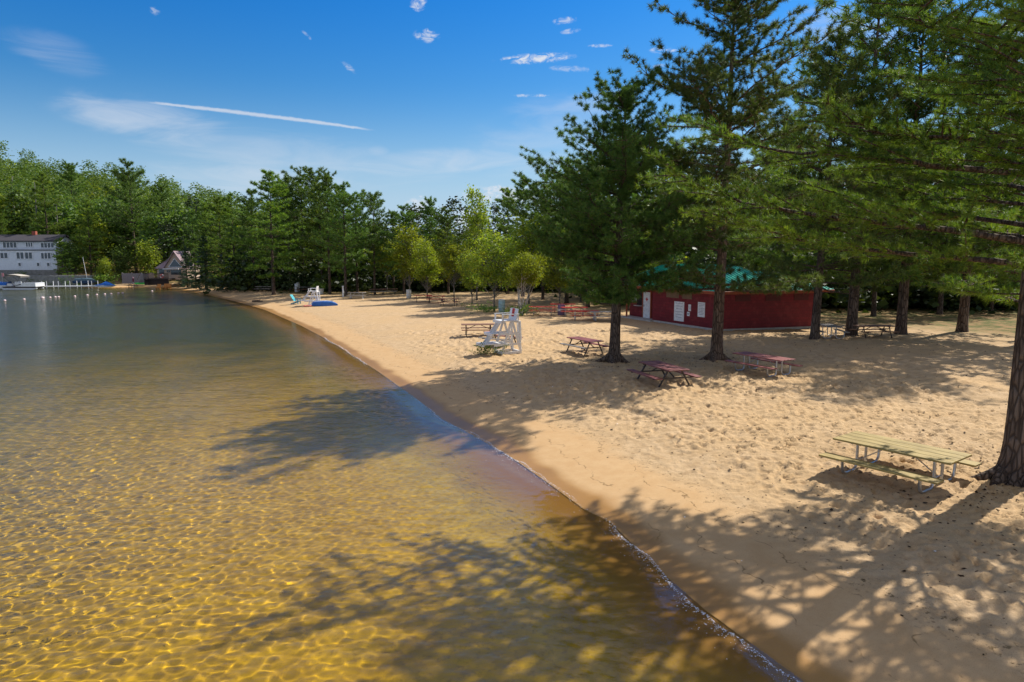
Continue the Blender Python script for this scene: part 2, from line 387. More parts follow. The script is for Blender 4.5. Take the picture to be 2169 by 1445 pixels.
gl = g.n('ShaderNodeBsdfGlossy', ins={'Color': (1, 1, 1, 1), 'Roughness': g.smooth(yy, 14., 60., .05, .12), 'Normal': bmp.outputs[0]})
fr = g.n('ShaderNodeFresnel', ins={'IOR': g.m('ADD', 1.45, g.m('MULTIPLY', geo.outputs['Backfacing'], 1 / 1.45 - 1.45)), 'Normal': bmp.outputs[0]})
mx = g.n('ShaderNodeMixShader', ins={0: fr.outputs[0], 1: rf.outputs[0], 2: gl.outputs[0]})
g.nt.links.new(mx.outputs[0], g.n('ShaderNodeOutputMaterial').inputs[0])
wm.materials.append(mw)
# ------------------------------------------------------------------ vegetation materials
def leaf_mat(name, c1, c2, c3, trans=.35, rough=.55, nscale=.8, brown=0.0):
    m_, g = mat(name)
    geo = g.n('ShaderNodeNewGeometry'); rnd = geo.outputs['Random Per Island']
    pos = g.n('ShaderNodeTexCoord').outputs['Object']; orr = g.n('ShaderNodeObjectInfo').outputs['Random']
    a = g.mix(g.smooth(g.noise(pos, nscale, 3, .6), .35, .65), c1, c2)
    a = g.mix(g.m('MULTIPLY', g.smooth(rnd, .35, 1.), .7), a, c3)
    if brown: a = g.mix(g.m('MULTIPLY', g.m('GREATER_THAN', rnd, 1 - brown), .8), a, (.22, .11, .03))
    a = g.n('ShaderNodeHueSaturation', ins={'Hue': g.m('ADD', .488, g.m('MULTIPLY', orr, .02)), 'Saturation': 1.0, 'Value': g.m('ADD', .82, g.m('MULTIPLY', orr, .36)), 'Color': a}).outputs[0]
    df = g.n('ShaderNodeBsdfPrincipled', ins={'Base Color': a, 'Roughness': rough, 'Specular IOR Level': .3})
    tl = g.n('ShaderNodeBsdfTranslucent', ins={'Color': g.mix(1.0, a, (1.5, 1.45, .55), 'MULTIPLY')})
    mx = g.n('ShaderNodeMixShader', ins={0: trans, 1: df.outputs[0], 2: tl.outputs[0]})
    g.nt.links.new(mx.outputs[0], g.n('ShaderNodeOutputMaterial').inputs[0]); return m_
M_PITCH = leaf_mat('pitch_pine_needles', (0.048, 0.108, 0.024), (0.090, 0.172, 0.035), (0.163, 0.258, 0.051), .30, brown=.01)
M_RED = leaf_mat('red_pine_needles', (0.062, 0.114, 0.032), (0.103, 0.170, 0.042), (0.181, 0.252, 0.060), .30, brown=.015)
M_WHITE = leaf_mat('white_pine_needles', (0.067, 0.153, 0.037), (0.142, 0.234, 0.032), (0.250, 0.334, 0.045), .38, brown=.01)
M_WDARK = leaf_mat('dark_white_pine_needles', (0.061, 0.134, 0.031), (0.110, 0.199, 0.035), (0.175, 0.259, 0.046), .30)
M_SPRUCE = leaf_mat('spruce_needles', (0.043, 0.090, 0.049), (0.072, 0.130, 0.072), (0.115, 0.180, 0.101), .2)
M_MAPLE = leaf_mat('maple_leaves', (0.108, 0.196, 0.026), (0.217, 0.299, 0.034), (0.363, 0.393, 0.042), .45, nscale=.5)
M_GOLD = leaf_mat('yellowing_leaves', (0.119, 0.178, 0.015), (0.191, 0.239, 0.020), (0.301, 0.322, 0.026), .45, nscale=.5)
M_BIRCH = leaf_mat('birch_leaves', (0.140, 0.190, 0.018), (0.200, 0.250, 0.022), (0.290, 0.310, 0.035), .48, nscale=1.5)
M_OAK = leaf_mat('hillside_leaves', (0.065, 0.130, 0.025), (0.113, 0.199, 0.036), (0.188, 0.267, 0.055), .35, nscale=.13)
M_SHRUB = leaf_mat('shrub_leaves', (0.065, 0.137, 0.026), (0.115, 0.202, 0.036), (0.187, 0.274, 0.050), .35, nscale=2)
def bark_mat(name, c1, c2, sc_=6.0, st=(1, 1, .22)):
    m_, g = mat(name); pos = g.n('ShaderNodeTexCoord').outputs['Object']
    v = g.scalev(pos, st); n_ = g.noise(v, sc_, 5, .65, .4)
    vo = g.n('ShaderNodeTexVoronoi', feature='DISTANCE_TO_EDGE', ins={'Vector': v, 'Scale': sc_ * 1.6}).outputs['Distance']
    c = g.mix(g.smooth(n_, .35, .65), c1, c2); c = g.mix(g.smooth(vo, .02, .14, .75, 0.), c, tuple(x * .3 for x in c1))
    h = g.m('ADD', g.smooth(vo, 0., .25), g.m('MULTIPLY', n_, .5))
    b = g.n('ShaderNodeBump', ins={'Height': h, 'Strength': .9, 'Distance': .06})
    p = g.n('ShaderNodeBsdfPrincipled', ins={'Base Color': c, 'Roughness': .9, 'Specular IOR Level': .15, 'Normal': b.outputs[0]})
    g.nt.links.new(p.outputs[0], g.n('ShaderNodeOutputMaterial').inputs[0]); return m_
M_BARK = bark_mat('pine_bark', (.105, .075, .060), (.20, .15, .12)); M_BARKR = bark_mat('red_pine_bark', (.15, .095, .068), (.27, .185, .135))
M_BARKG = bark_mat('grey_bark', (.20, .185, .165), (.34, .32, .29), 5)
M_BARKW = bark_mat('white_birch_bark', (.66, .64, .60), (.80, .78, .74), 4, (1, 1, 2.2))

# ------------------------------------------------------------------ tree growing (numpy)
def frames(D):
    D = D / np.maximum(np.linalg.norm(D, axis=1, keepdims=True), 1e-6)
    ref = np.where(np.abs(D[:, 2:3]) < .9, np.array([[0, 0, 1.]]), np.array([[1., 0, 0]]))
    A = np.cross(D, ref); A /= np.linalg.norm(A, axis=1, keepdims=True); return D, A, np.cross(D, A)
def needles(C, D, n, ln, w, spread, rg, bend=0.0):
    """n thin needle blades per tuft centre C around direction D"""
    D, A, B = frames(D); N = len(C) * n
    C = np.repeat(C, n, 0); D = np.repeat(D, n, 0); A = np.repeat(A, n, 0); B = np.repeat(B, n, 0)
    ph = rg.rand(N, 1) * 2 * np.pi; tilt = spread * (rg.rand(N, 1) ** .6)
    nd = D * np.cos(tilt) + (A * np.cos(ph) + B * np.sin(ph)) * np.sin(tilt); nd[:, 2:3] -= bend
    side = np.cross(nd, rg.normal(size=(N, 3))); side /= np.maximum(np.linalg.norm(side, axis=1, keepdims=True), 1e-6)
    L = ln * (.7 + .5 * rg.rand(N, 1)); W = w * (.7 + .6 * rg.rand(N, 1))
    base = C + D * (rg.rand(N, 1) - .6) * ln * .7
    V = np.stack([base - side * W * .5, base + side * W * .5, base + nd * L + side * W * .15], 1).reshape(-1, 3)
    return V, np.arange(N * 3).reshape(-1, 3)
def tubes(paths, n):
    """list of (points(k,3), radii(k)) -> verts, quads"""
    VV, FF, b = [], [], 0; an = np.arange(n) * 2 * np.pi / n
    for P, r in paths:
        P = np.asarray(P, float); k = len(P); T = np.gradient(P, axis=0); T, A, B = frames(T)
        A0 = A[0]; A = A0 - T * (T @ A0)[:, None]; A /= np.maximum(np.linalg.norm(A, axis=1, keepdims=True), 1e-6); B = np.cross(T, A)
        V = P[:, None, :] + (A[:, None, :] * np.cos(an)[None, :, None] + B[:, None, :] * np.sin(an)[None, :, None]) * np.asarray(r)[:, None, None]
        VV.append(V.reshape(-1, 3)); i = np.arange(k - 1)[:, None] * n + np.arange(n)[None, :]; j = np.arange(k - 1)[:, None] * n + (np.arange(n)[None, :] + 1) % n
        FF.append(np.stack([i, j, j + n, i + n], -1).reshape(-1, 4) + b); b += k * n
    return np.concatenate(VV), np.concatenate(FF)
def profile_pine(t):      # relative limb length by relative height in the crown (0 base .. 1 top)
    return np.interp(t, [0, .15, .45, .75, .92, 1], [.75, 1, .92, .62, .32, .12])
def conifer(seed, H, cb, Rmax, r0, whorl=.6, per=5, droop=.10, rise=.15, twig=.32, tstep=.17, tuft=(14, .14, .012, 1.1), lean=(0, 0), prof=profile_pine,
            gap=.12, flat=.35, az=None, dead=0, upsweep=.25, tipn=.35, bark_n=10, flare=1.5, jag=.25, roots=0, topkeep=1.0, fluff=.12):
    rg = np.random.RandomState(seed)
    zs = np.linspace(0, H, 22); bendx = np.cumsum(rg.normal(0, .012, 22)) * H * .12; bendy = np.cumsum(rg.normal(0, .012, 22)) * H * .12
    bendx -= bendx[0]; bendy -= bendy[0]
    lx = lean[0] * (zs / H) ** 1.2; ly = lean[1] * (zs / H) ** 1.2
    P = np.stack([bendx * (zs / H) + lx, bendy * (zs / H) + ly, zs - .25 * (zs == 0)], 1)
    rr = r0 * np.clip(1 - zs / H, .03, 1) ** .8 * (1 + (flare - 1) * np.exp(-zs / .45))
    zf = np.concatenate([[-.3, -.05, .12, .3, .55, .9], zs[2:] if H < 25 else zs[1:]]) if True else zs
    zf = np.unique(np.concatenate([[-.3, 0, .12, .3, .55, .9, 1.5], zs[zs > 1.9]]))
    Pf = np.stack([np.interp(zf, zs, P[:, 0]), np.interp(zf, zs, P[:, 1]), zf], 1)
    rf_ = r0 * np.clip(1 - zf / H, .02, 1) ** .8 * (1 + (flare - 1) * np.exp(-np.maximum(zf, 0) / .35))
    trunk = [(Pf, rf_)]; limbs = []; TC, TD = [], []
    for k in range(roots):
        a = k * 2 * np.pi / roots + rg.uniform(-.4, .4); L = rg.uniform(.7, 1.35); s = np.linspace(0, 1, 7)
        a2 = a + s * rg.uniform(-.5, .5)
        trunk.append((np.stack([np.cos(a2) * (r0 * .6 + s * L), np.sin(a2) * (r0 * .6 + s * L), .34 * (1 - s) ** 2.2 - .10 * s], 1), .15 * (1 - s) + .03))
    z = cb * H
    while z < H * topkeep:
        t = (z - cb * H) / (H - cb * H); n = max(2, int(round(per * (1 if t < .85 else .8) + rg.uniform(-1, 1)))); a0 = rg.uniform(0, 6.28)
        wl = 1 + rg.normal(0, jag * .5)
        for k in range(n):
            if rg.rand() < gap: continue
            a = a0 + k * 2 * np.pi / n + rg.normal(0, .25)
            L = Rmax * float(prof(t)) * min(1.28, max(.3, wl + rg.normal(0, jag))) * (az(a, t) if az else 1)
            if L < .15: continue
            zz = z + rg.uniform(-.25, .25); m = max(5, int(L / .35) + 2); s = np.linspace(0, 1, m)
            el = rise + .55 * t + rg.normal(0, .08)
            hz = L * s; up = L * (el * s - droop * 2.2 * s ** 2 + upsweep * s ** 3)
            aa = a + np.cumsum(rg.normal(0, .05, m))
            bx = float(np.interp(zz, zs, P[:, 0])); by = float(np.interp(zz, zs, P[:, 1]))
            B_ = np.stack([bx + hz * np.cos(aa), by + hz * np.sin(aa), zz + up], 1)
            rb = max(.010, .0105 * L + .008) * min(1, r0 / .22)
            isdead = dead and t < .22 and rg.rand() < dead
            limbs.append((B_, rb * (1 - s * .85)))
            if isdead: continue
            # side twigs carrying tufts
            q = .22 if t < .5 else .1
            while q < 1.0:
                for sd_ in (-1, 1):
                    if rg.rand() < .12: continue
                    c = np.array([np.interp(q, s, B_[:, i]) for i in range(3)])
                    tl = L * twig * (1 - .55 * q) * rg.uniform(.6, 1.25) * (1.0 - .5 * max(0, .4 - q)); tl = max(tl, .18)
                    ta = a + sd_ * rg.uniform(.5, 1.1); te = el * .5 - droop + rg.uniform(-.25, .45) * flat + .12
                    dv = np.array([np.cos(ta) * np.cos(te), np.sin(ta) * np.cos(te), np.sin(te)])
                    nt_ = max(2, int(tl / tstep * 1.3)); ss = (np.arange(nt_) + 1) / nt_
                    if tl > .5 and r0 > .2: limbs.append((np.stack([c, c + dv * tl * .5, c + dv * tl]), np.array([.014, .010, .005]) * (r0 / .22)))
                    ss = ss[ss > 1 - tipn * 2.2] if tl > .6 else ss
                    pts = c + dv * tl * ss[:, None] + rg.normal(0, fluff * min(tl, 1.), (len(ss), 3)) * [1, 1, .6]; TC.append(pts)
                    dd = np.repeat(dv[None], len(ss), 0) + rg.normal(0, .3, (len(ss), 3)); dd[:, 2] += .35; TD.append(dd)
                q += max(.045, tstep * 1.1 / L) * rg.uniform(.7, 1.4)
            TC.append(B_[-2:]); TD.append(np.repeat((B_[-1] - B_[-3])[None], 2, 0))
        z += whorl * rg.uniform(.6, 1.4) * (1 if t < .8 else .7)
    TC.append(P[-3:] + rg.normal(0, .1, (3, 3))); TD.append(np.tile([[0, 0, 1.]], (3, 1)))
    C = np.concatenate(TC); D = np.concatenate(TD)
    NV, NF = needles(C, D, *tuft, rg)
    tv, tf = tubes(trunk, bark_n); lv, lf = tubes(limbs, 5)
    TV = np.concatenate([tv, lv]); TF = np.concatenate([tf, lf + len(tv)])
    return TV, TF, NV, NF
def leaves(C, n, sig, size, rg, flatn=.3):
    N = len(C) * n; P = np.repeat(C, n, 0) + rg.normal(0, 1, (N, 3)) * np.repeat(np.asarray(sig).reshape(-1, 1) * np.ones((len(C), 1)), n, 0) * [1, 1, .75]
    nr = rg.normal(size=(N, 3)); nr[:, 2] += flatn; T, A, B = frames(nr)
    s = size * (.6 + .8 * rg.rand(N, 1)); 
    V = np.stack([P - A * s * .5, P - B * s * .34, P + A * s * .5, P + B * s * .34], 1).reshape(-1, 3)
    return V, np.arange(N * 4).reshape(-1, 4)
def broadleaf(seed, H, cb, Rr, r0, nclump=60, nleaf=70, size=.25, clump=.55, stems=1, spreadv=.0, crownshift=(0, 0), round_=1.0):
    rg = np.random.RandomState(seed); paths = []; cz0, cz1 = cb * H, H; CL_ = []
    for _ in range(nclump):
        u = rg.normal(size=3); u /= np.linalg.norm(u); rad = rg.rand() ** .33 * rg.uniform(.7, 1.06)
        h = (u[2] * rad * .5 + .5); w = 1.0 if h < .5 else np.sqrt(max(0, 1 - (2 * h - 1) ** 2 * .35))
        CL_.append([u[0] * rad * Rr * w + crownshift[0] * h, u[1] * rad * Rr * w + crownshift[1] * h, cz0 + (cz1 - cz0) * h])
    CL_ = np.array(CL_)
    tops = []
    for k in range(stems):
        a = rg.uniform(0, 6.28); sp_ = spreadv * rg.uniform(.4, 1.1); s = np.linspace(0, 1, 8)
        hh = H * (.80 if stems == 1 else rg.uniform(.6, .9))
        P = np.stack([np.cos(a) * sp_ * (.12 + s ** 1.1) + crownshift[0] * s * .7 + rg.normal(0, .02, 8) * H * .1 * s, np.sin(a) * sp_ * (.12 + s ** 1.1) + crownshift[1] * s * .7 + rg.normal(0, .02, 8) * H * .1 * s, s * hh - .2 * (s == 0)], 1)
        paths.append((P, r0 * (1 - s * .85) * (1 + .5 * np.exp(-s * hh / .4)))); tops.append(P)
    for c in CL_[::1]:
        P = tops[rg.randint(len(tops))]; h = np.clip((c[2] - rg.uniform(.15, .35) * (H - cz0)), cz0 * .75, P[-1, 2])
        b = np.array([np.interp(h, P[:, 2], P[:, i]) for i in range(3)]); m_ = (b + c) / 2 + [0, 0, -.05 * np.linalg.norm(c - b)]
        paths.append((np.stack([b, m_, c]), np.array([.28, .18, .05]) * r0 + .003))
    TV, TF = tubes(paths, 6)
    LV, LF = leaves(CL_, nleaf, clump * rg.uniform(.6, 1.3, len(CL_)), size, rg)
    return TV, TF, LV, LF
def tree_obj(name, meshes, loc, rz, label, cat='tree', group=None, scale=1.0):
    t = thing(name, label, cat, loc, rz, group); t.scale = (scale,) * 3 if not isinstance(scale, tuple) else scale
    link('trunk', meshes[0], t); link('crown', meshes[1], t); return t
def tmesh(a, bark, leafm):
    return (np_mesh('trunk', a[0], a[1], True, [bark]), np_mesh('crown', a[2], a[3], False, [leafm]))
def place(px, D, z=None):
    """ground point seen at picture column px and depth D"""
    z = .6 if z is None else z
    zc = D * math.cos(PITCH) + (CAMZ - z) * math.sin(PITCH); return ((px - CX) / F * zc, D)
def topz(py, D):
    r = ray(CX, py); return CAMZ + r.z / r.y * D

# ---- the three big pines in front
x, y = place(1301, 33.0)
tree_obj('pitch_pine', tmesh(conifer(101, 12.9, .235, 3.6, .27, whorl=.36, per=6, droop=.05, rise=.05, twig=.34, tstep=.25, tuft=(54, .20, .021, 1.7), fluff=.07, jag=.50, gap=.16,
         flat=1.2, upsweep=.35, lean=(.25, 0), roots=4, tipn=.42, flare=1.55, bark_n=14, prof=lambda t: np.interp(t, [0, .12, .42, .6, .78, .9, 1], [.72, .95, 1, .80, .42, .40, .2])), M_BARK, M_PITCH),
         (x, y, .55), 0, 'dense dark pitch pine with a kinked top, standing alone between the dark-framed picnic tables')
x, y = place(1517, 33.2)
tree_obj('red_pine', tmesh(conifer(207, 18.7, .18, 4.2, .29, whorl=.50, per=5, droop=.09, rise=.02, twig=.34, tstep=.33, tuft=(60, .25, .021, 1.6), fluff=.06, jag=.40, gap=.26,
         flat=1.0, upsweep=.30, lean=(.9, 0), dead=.25, roots=4, tipn=.36, flare=1.5, bark_n=14, prof=lambda t: np.interp(t, [0, .1, .3, .7, .9, 1], [.8, .95, 1, .82, .5, .2])), M_BARKR, M_RED),
         (x, y, .55), 1.0, 'tall open red pine standing in front of the corner of the red building')
x, y = 11.75, 15.3
def azC(a, t):
    k = math.cos(a - R(190)); v_ = .62 + .45 * max(0, k)
    return v_ * (.32 if .20 < t < .42 and math.sin(a * 5.3 + t * 61) > .0 else 1)
tree_obj('white_pine', tmesh(conifer(311, 22.0, .185, 5.9, .36, whorl=.64, per=6, droop=.10, rise=.16, twig=.38, tstep=.19, tuft=(46, .165, .013, 1.35), fluff=.05, jag=.28, gap=.12,
         flat=.5, upsweep=.25, az=azC, roots=7, tipn=.45, flare=1.7, bark_n=18, prof=lambda t: np.interp(t, [0, .08, .4, .8, 1], [.75, 1, .95, .6, .15])), M_BARK, M_WHITE),
         (x, y, gz(x, y) - .02), 0, 'large soft-needled white pine beside the pale wooden picnic table, rope round its trunk')
rope = MB(); an = np.linspace(0, 2 * np.pi, 30)
rope.tube([(11.75 + .385 * math.cos(a), 15.3 + .385 * math.sin(a), 1.12 + .03 * math.sin(a)) for a in an], .008, 5)
ro = rope.build('rope', None or M_BARK, None, True)
mrope, g = mat('yellow_rope'); p = g.n('ShaderNodeBsdfPrincipled', ins={'Base Color': (.55, .40, .05, 1), 'Roughness': .8}); g.nt.links.new(p.outputs[0], g.n('ShaderNodeOutputMaterial').inputs[0])
ro.data.materials[0] = mrope; tag(ro, 'thin yellow rope tied round the trunk of the nearest pine', 'rope')

# ---- pines on the right, behind the beach
midv = [tmesh(conifer(400 + i, 17, .17, 4.2, .26, whorl=.62, per=5, droop=.06, rise=.06, twig=.34, tstep=.42, tuft=(32, .32, .034, 1.6), fluff=.07, jag=.32, gap=.26, flat=.9,
        upsweep=.3, dead=.3, lean=((-.6, .5, 1.2)[i], 0), bark_n=9, flare=1.3, roots=0), M_BARK, (M_RED, M_WHITE, M_PITCH)[i]) for i in range(3)]
def from_proto(meshes, name, px, D, py_top, H0, label, rz=0, z=None, group=None, sxy=1.0, cat='tree'):
    x, y = place(px, D, z); zz = gz(x, y) if z is None else z
    h = topz(py_top, y) - zz; k = h / H0
    return tree_obj(name, meshes, (x, y, zz - .05), rz, label, cat, group, (k * sxy, k * sxy, k))
RIGHT = [(1725, 42, 75, 0, 2.2, 1.0, 'dark-trunked pine leaning right past the right end of the red building'),
 (1803, 44, -60, 1, .4, 1.0, 'stout pine between the grey end-on table and the long brown table'),
 (1908, 44.5, -40, 2, 1.1, 1.0, 'pine just right of the long brown table under the trees'),
 (2037, 46, 40, 0, 3.4, 1.05, 'slanting dark trunk at the back of the sand, second trunk from the picture edge'),
 (2190, 40, -100, 1, .9, 1.05, 'pine at the right picture edge behind the white pine'),
 (1660, 56, 250, 1, 2.0, .95, 'tall pine rising behind the right half of the green roof'),
 (1425, 60, 350, 2, 1.2, .95, 'tall pine rising behind the left half of the green roof'),
 (1850, 58, 330, 0, 5.0, 1.0, 'dark pine deep in the shade behind the long brown table'),
 (1990, 60, 300, 1, 4.1, 1.0, 'dark pine deep in the shade between two leaning trunks'),
 (2100, 62, 370, 2, 3.0, 1.0, 'dark pine deep in the shade behind the hanging pine boughs'),
 (1560, 66, 390, 0, 2.7, .9, 'pine far behind the ridge of the green roof'),
 (1760, 70, 410, 1, .7, 1.0, 'pine far behind the gap between building and leaning trunk'),
 (1330, 64, 410, 1, 5.5, .9, 'pine behind the open porch of the red building'),
 (1245, 68, 330, 0, 4.5, .9, 'pine in the shade behind the row of red tables')]
for px, D, ty, v, rz, sxy, lab in RIGHT:
    from_proto(midv[v], 'pine_tree', px, D, ty, 17.0, lab, rz, .6, 'pines at the back of the sand', sxy)

# ---- far row of white pines along the park
farv = [tmesh(conifer(500 + i, 18, (.22, .16, .30, .10, .26)[i], (4.0, 3.7, 3.9, 3.5, 3.2)[i], .26, whorl=.85, per=5, droop=(.06, .12, .02, .14, .0)[i], rise=.08, twig=.36, tstep=.52, tuft=(20, .42, .070, 1.4),
        jag=.34, gap=.14, flat=.28, upsweep=.2, bark_n=6, flare=1.2, fluff=.16,
        prof=(lambda t: np.interp(t, [0, .2, .5, .8, 1], [.8, 1, .85, .5, .2])) if i != 4 else (lambda t: np.interp(t, [0, .3, .7, .85, 1], [.5, .8, 1, .9, .5]))), M_BARK, (M_WDARK, M_WHITE, M_WDARK, M_WHITE, M_WDARK)[i]) for i in range(5)]
FAR = [(440, 120, 432, 3, 'dark pine rising behind the dark spruce beside the gabled cabin'), (472, 113, 420, 1, 'dark low-branched pine at the left end of the park row'),
 (500, 106, 414, 3, 'pine with boughs to the ground, left of the pale-trunked one'), (538, 103, 406, 0, 'pine directly left of the spire-topped pale-trunked pine'),
 (580, 92, 366, 1, 'spire-topped pine with a pale trunk at the front of the far row'), (616, 102, 380, 2, 'pine with a slanting dark trunk left of the far lifeguard chair'),
 (643, 101, 378, 0, 'tall pine directly behind the blue beach chair'), (664, 105, 372, 4, 'flat-topped bare-crowned pine behind the far lifeguard chair'),
 (699, 92, 370, 2, 'thick flaring-trunked pine behind the upturned blue boat'), (733, 88, 394, 0, 'dark straight-trunked pine right of the upturned blue boat'),
 (757, 96, 424, 4, 'crooked open-crowned pine behind the grey far picnic table'), (794, 90, 420, 4, 'flag-topped pine with two level top boughs against the sky'),
 (834, 98, 452, 2, 'short pine between the flag-topped pine and the yellow maples'), (856, 92, 438, 0, 'round-topped pine behind the white trash barrel'),
 (912, 96, 424, 2, 'broad pine behind the far red picnic tables'), (950, 92, 446, 0, 'dark pine right of the broad pine, behind the yellow maples'),
 (1108, 86, 384, 2, 'dark pine rising behind the white-stemmed birch clump'), (1150, 80, 372, 0, 'dark pine between the birch clump and the pitch pine'), (1075, 92, 402, 1, 'thin pine behind the tall see-through maple'),
 (1200, 74, 340, 1, 'shaded pine behind the left limbs of the pitch pine'), (415, 126, 452, 2, 'pine behind the cabin roof'), (606, 112, 398, 4, 'half-hidden pine behind the spire-topped pine'),
 (1010, 100, 452, 2, 'dark low pine behind the stem of the tall see-through maple'),(683, 98, 392, 1, 'light green pine between far lifeguard chair and thick-trunked pine'),(725, 100, 402, 3, 'dark pine filling the gap behind the straight-trunked pine')]
for i, (px, D, ty, v, lab) in enumerate(FAR):
    from_proto(farv[v], 'white_pine', px, D, ty, 18.0, lab, i * 1.7, .6, 'pines along the far side of the beach', (1.0, 1.12, .92)[i % 3])
spr = tmesh(conifer(555, 10, .03, 2.6, .16, whorl=.38, per=6, droop=.22, rise=.0, twig=.32, tstep=.28, tuft=(12, .22, .06, 1.2), jag=.12, gap=.05, flat=.2, upsweep=.3, bark_n=6,
        prof=lambda t: np.interp(t, [0, 1], [1, .06])), M_BARK, M_SPRUCE)
from_proto(spr, 'spruce_tree', 397, 117, 523, 10, 'bluish spruce covering the right side of the gabled cabin', 0, .6)
from_proto(spr, 'spruce_tree', 437, 112, 500, 10, 'dark spruce at the water end of the park, right of the bluish one', 2, .6, None, 1.25)
from_proto(spr, 'spruce_tree', 520, 110, 492, 10, 'small dark spruce under the pines left of the pale-trunked pine', 1, .6, None, 1.3)

# ---- broadleaved trees
bl = [tmesh(broadleaf(600 + i, 12, (.22, .34, .16, .30)[i], (3.4, 2.6, 3.0, 3.6)[i], .13, nclump=(80, 46, 80, 90)[i], nleaf=75, size=.27, clump=(.50, .42, .5, .5)[i]), M_BARKG, (M_MAPLE, M_MAPLE, M_GOLD, M_GOLD)[i]) for i in range(4)]
BL = [(1010, 79, 386, 1, 'tall see-through maple standing against the sky above the near lifeguard chair'), (905, 83, 500, 2, 'yellowing maple behind the far red picnic tables'),
 (868, 88, 470, 2, 'yellow maple behind the white trash barrel'), (962, 76, 505, 3, 'broad yellow-green maple reaching down to the dark picnic table'), (1047, 63, 478, 0, 'grey-stemmed maple directly left of the birch clump'),
 (1120, 72, 450, 2, 'yellow-green maple above the birch clump'), (1000, 72, 520, 0, 'low green maple between the dark picnic table and the grey-stemmed maple'), (1185, 68, 520, 0, 'dark green maple behind the left red tables'),
 (820, 96, 500, 3, 'yellow-green maple behind the tables right of the flag-topped pine'), (1230, 76, 470, 0, 'shaded maple behind the barrel and red tables'), (770, 104, 520, 0, 'green maple behind the grey far picnic table'),
 (940, 98, 470, 2, 'yellow treetop behind the broad pine'),(1400, 70, 420, 0, 'shaded maple behind the green roof, left part'), (1500, 78, 440, 0, 'shaded maple behind the green roof, right part')]
for i, (px, D, ty, v, lab) in enumerate(BL):
    from_proto(bl[v], 'maple_tree', px, D, ty, 12.0, lab, i * 2.1, .6, 'broadleaved trees behind the beach', (1, 1.1, .95)[i % 3] if v != 1 else .62)
bt = broadleaf(650, 5.3, .44, 1.5, .060, nclump=120, nleaf=130, size=.105, clump=.25, stems=8, spreadv=1.15, crownshift=(.9, -.2))
x, y = place(1103, 58.5)
tree_obj('birch_clump', tmesh(bt, M_BARKW, M_BIRCH), (x, y, .55), 0, 'bright yellow-green birch with several white stems fanning from one root', 'tree')
bu = [np_mesh('foliage', *leaves(np.random.RandomState(70 + i).normal(0, 1, (40, 3)) * [.5, .5, .28] + [0, 0, .42], 30, .13, .09, np.random.RandomState(80 + i)), False, [M_SHRUB]) for i in range(2)]
def shrub(px, D, s, label, i=0, name='shrub', z=None):
    x, y = place(px, D, z); o = link(name, bu[i], None, (x, y, (gz(x, y) if z is None else z) - .05)); o.scale = s if isinstance(s, tuple) else (s, s, s); o.rotation_euler.z = px
    return tag(o, label, 'plant')
shrub(1036, 36.4, (.85, .7, .75), 'low green bush growing under the front step of the near lifeguard chair', 0, 'bush')
shrub(1103, 58.3, (1.5, 1.0, 1.1), 'green undergrowth bush round the foot of the birch stems', 1, 'bush')
shrub(1020, 63, (2.6, 1.2, .8), 'low yellow-green bush left of the trash can and grey-stemmed maple', 0, 'bush')

# ---- far hillside: front trees one by one, the rest one mass
hv = [tmesh(broadleaf(700 + i, 14, .12, (4.2, 3.6, 4.6)[i], .2, nclump=110, nleaf=34, size=.55, clump=.8), M_BARKG, (M_OAK, M_MAPLE, M_OAK)[i]) for i in range(3)]
HILL = [(-60, 140, 470, 0), (20, 150, 405, 1), (70, 152, 385, 2), (140, 148, 420, 0), (205, 140, 452, 1), (250, 150, 400, 2), (300, 148, 425, 0), (345, 140, 440, 2), (385, 142, 425, 0), (225, 129, 545, 1), (262, 133, 520, 0), (160, 133, 505, 2), (430, 150, 418, 0), (320, 134, 505, 1)]
HL = ['tree left of the white house', 'leafy tree above the white house chimney', 'tall leafy tree behind the white house roof', 'leafy tree above the right gable of the white house', 'leafy tree above the small sailing boat mast',
 'leafy tree above the brown house on the slope', 'leafy tree above the grey fence', 'round tree above the cabin chimney', 'leafy tree behind the cabin ridge', 'light green round bush-like tree right of the sailing boat', 'leafy tree just left of the grey fence',
 'dark leafy tree between the white house and the sailing boat', 'leafy tree where the hill meets the park pines', 'dark leafy tree behind the grey fence']
for i, ((px, D, ty, v), lab) in enumerate(zip(HILL, HL)):
    from_proto(hv[v], 'leafy_tree', px, D, ty, 14.0, lab, i * 1.3, None, 'leafy trees at the foot of the hill', 1.0)
for px, D, ty, v, lab in [(110, 141, 372, 3, 'tall feathery pine behind the right end of the white house'), (195, 134, 425, 3, 'tall pine between the white house and the cabin'), (15, 139, 455, 1, 'pine drooping over the left part of the white house'),
                          (290, 141, 345, 0, 'big dark pine breaking the hill skyline'), (352, 150, 395, 2, 'dark pine behind the cabin'), (165, 160, 350, 2, 'dark pine standing on the hill above the white house'), (135, 130, 505, 1, 'feathery pine against the right end wall of the white house')]:
    from_proto(farv[v], 'hill_pine', px, D, ty, 18.0, lab, px, None, 'pines on the hillside', .9)
M_SHADE = leaf_mat('painted_shade_leaves', (.022, .042, .008), (.040, .065, .012), (.070, .095, .018), .2, nscale=.4)  # leaf colours darkened to paint in the shade under the canopy
M_SHADE2 = leaf_mat('painted_shade_leaves_dark', (.014, .028, .007), (.026, .045, .010), (.045, .065, .014), .15, nscale=.4)
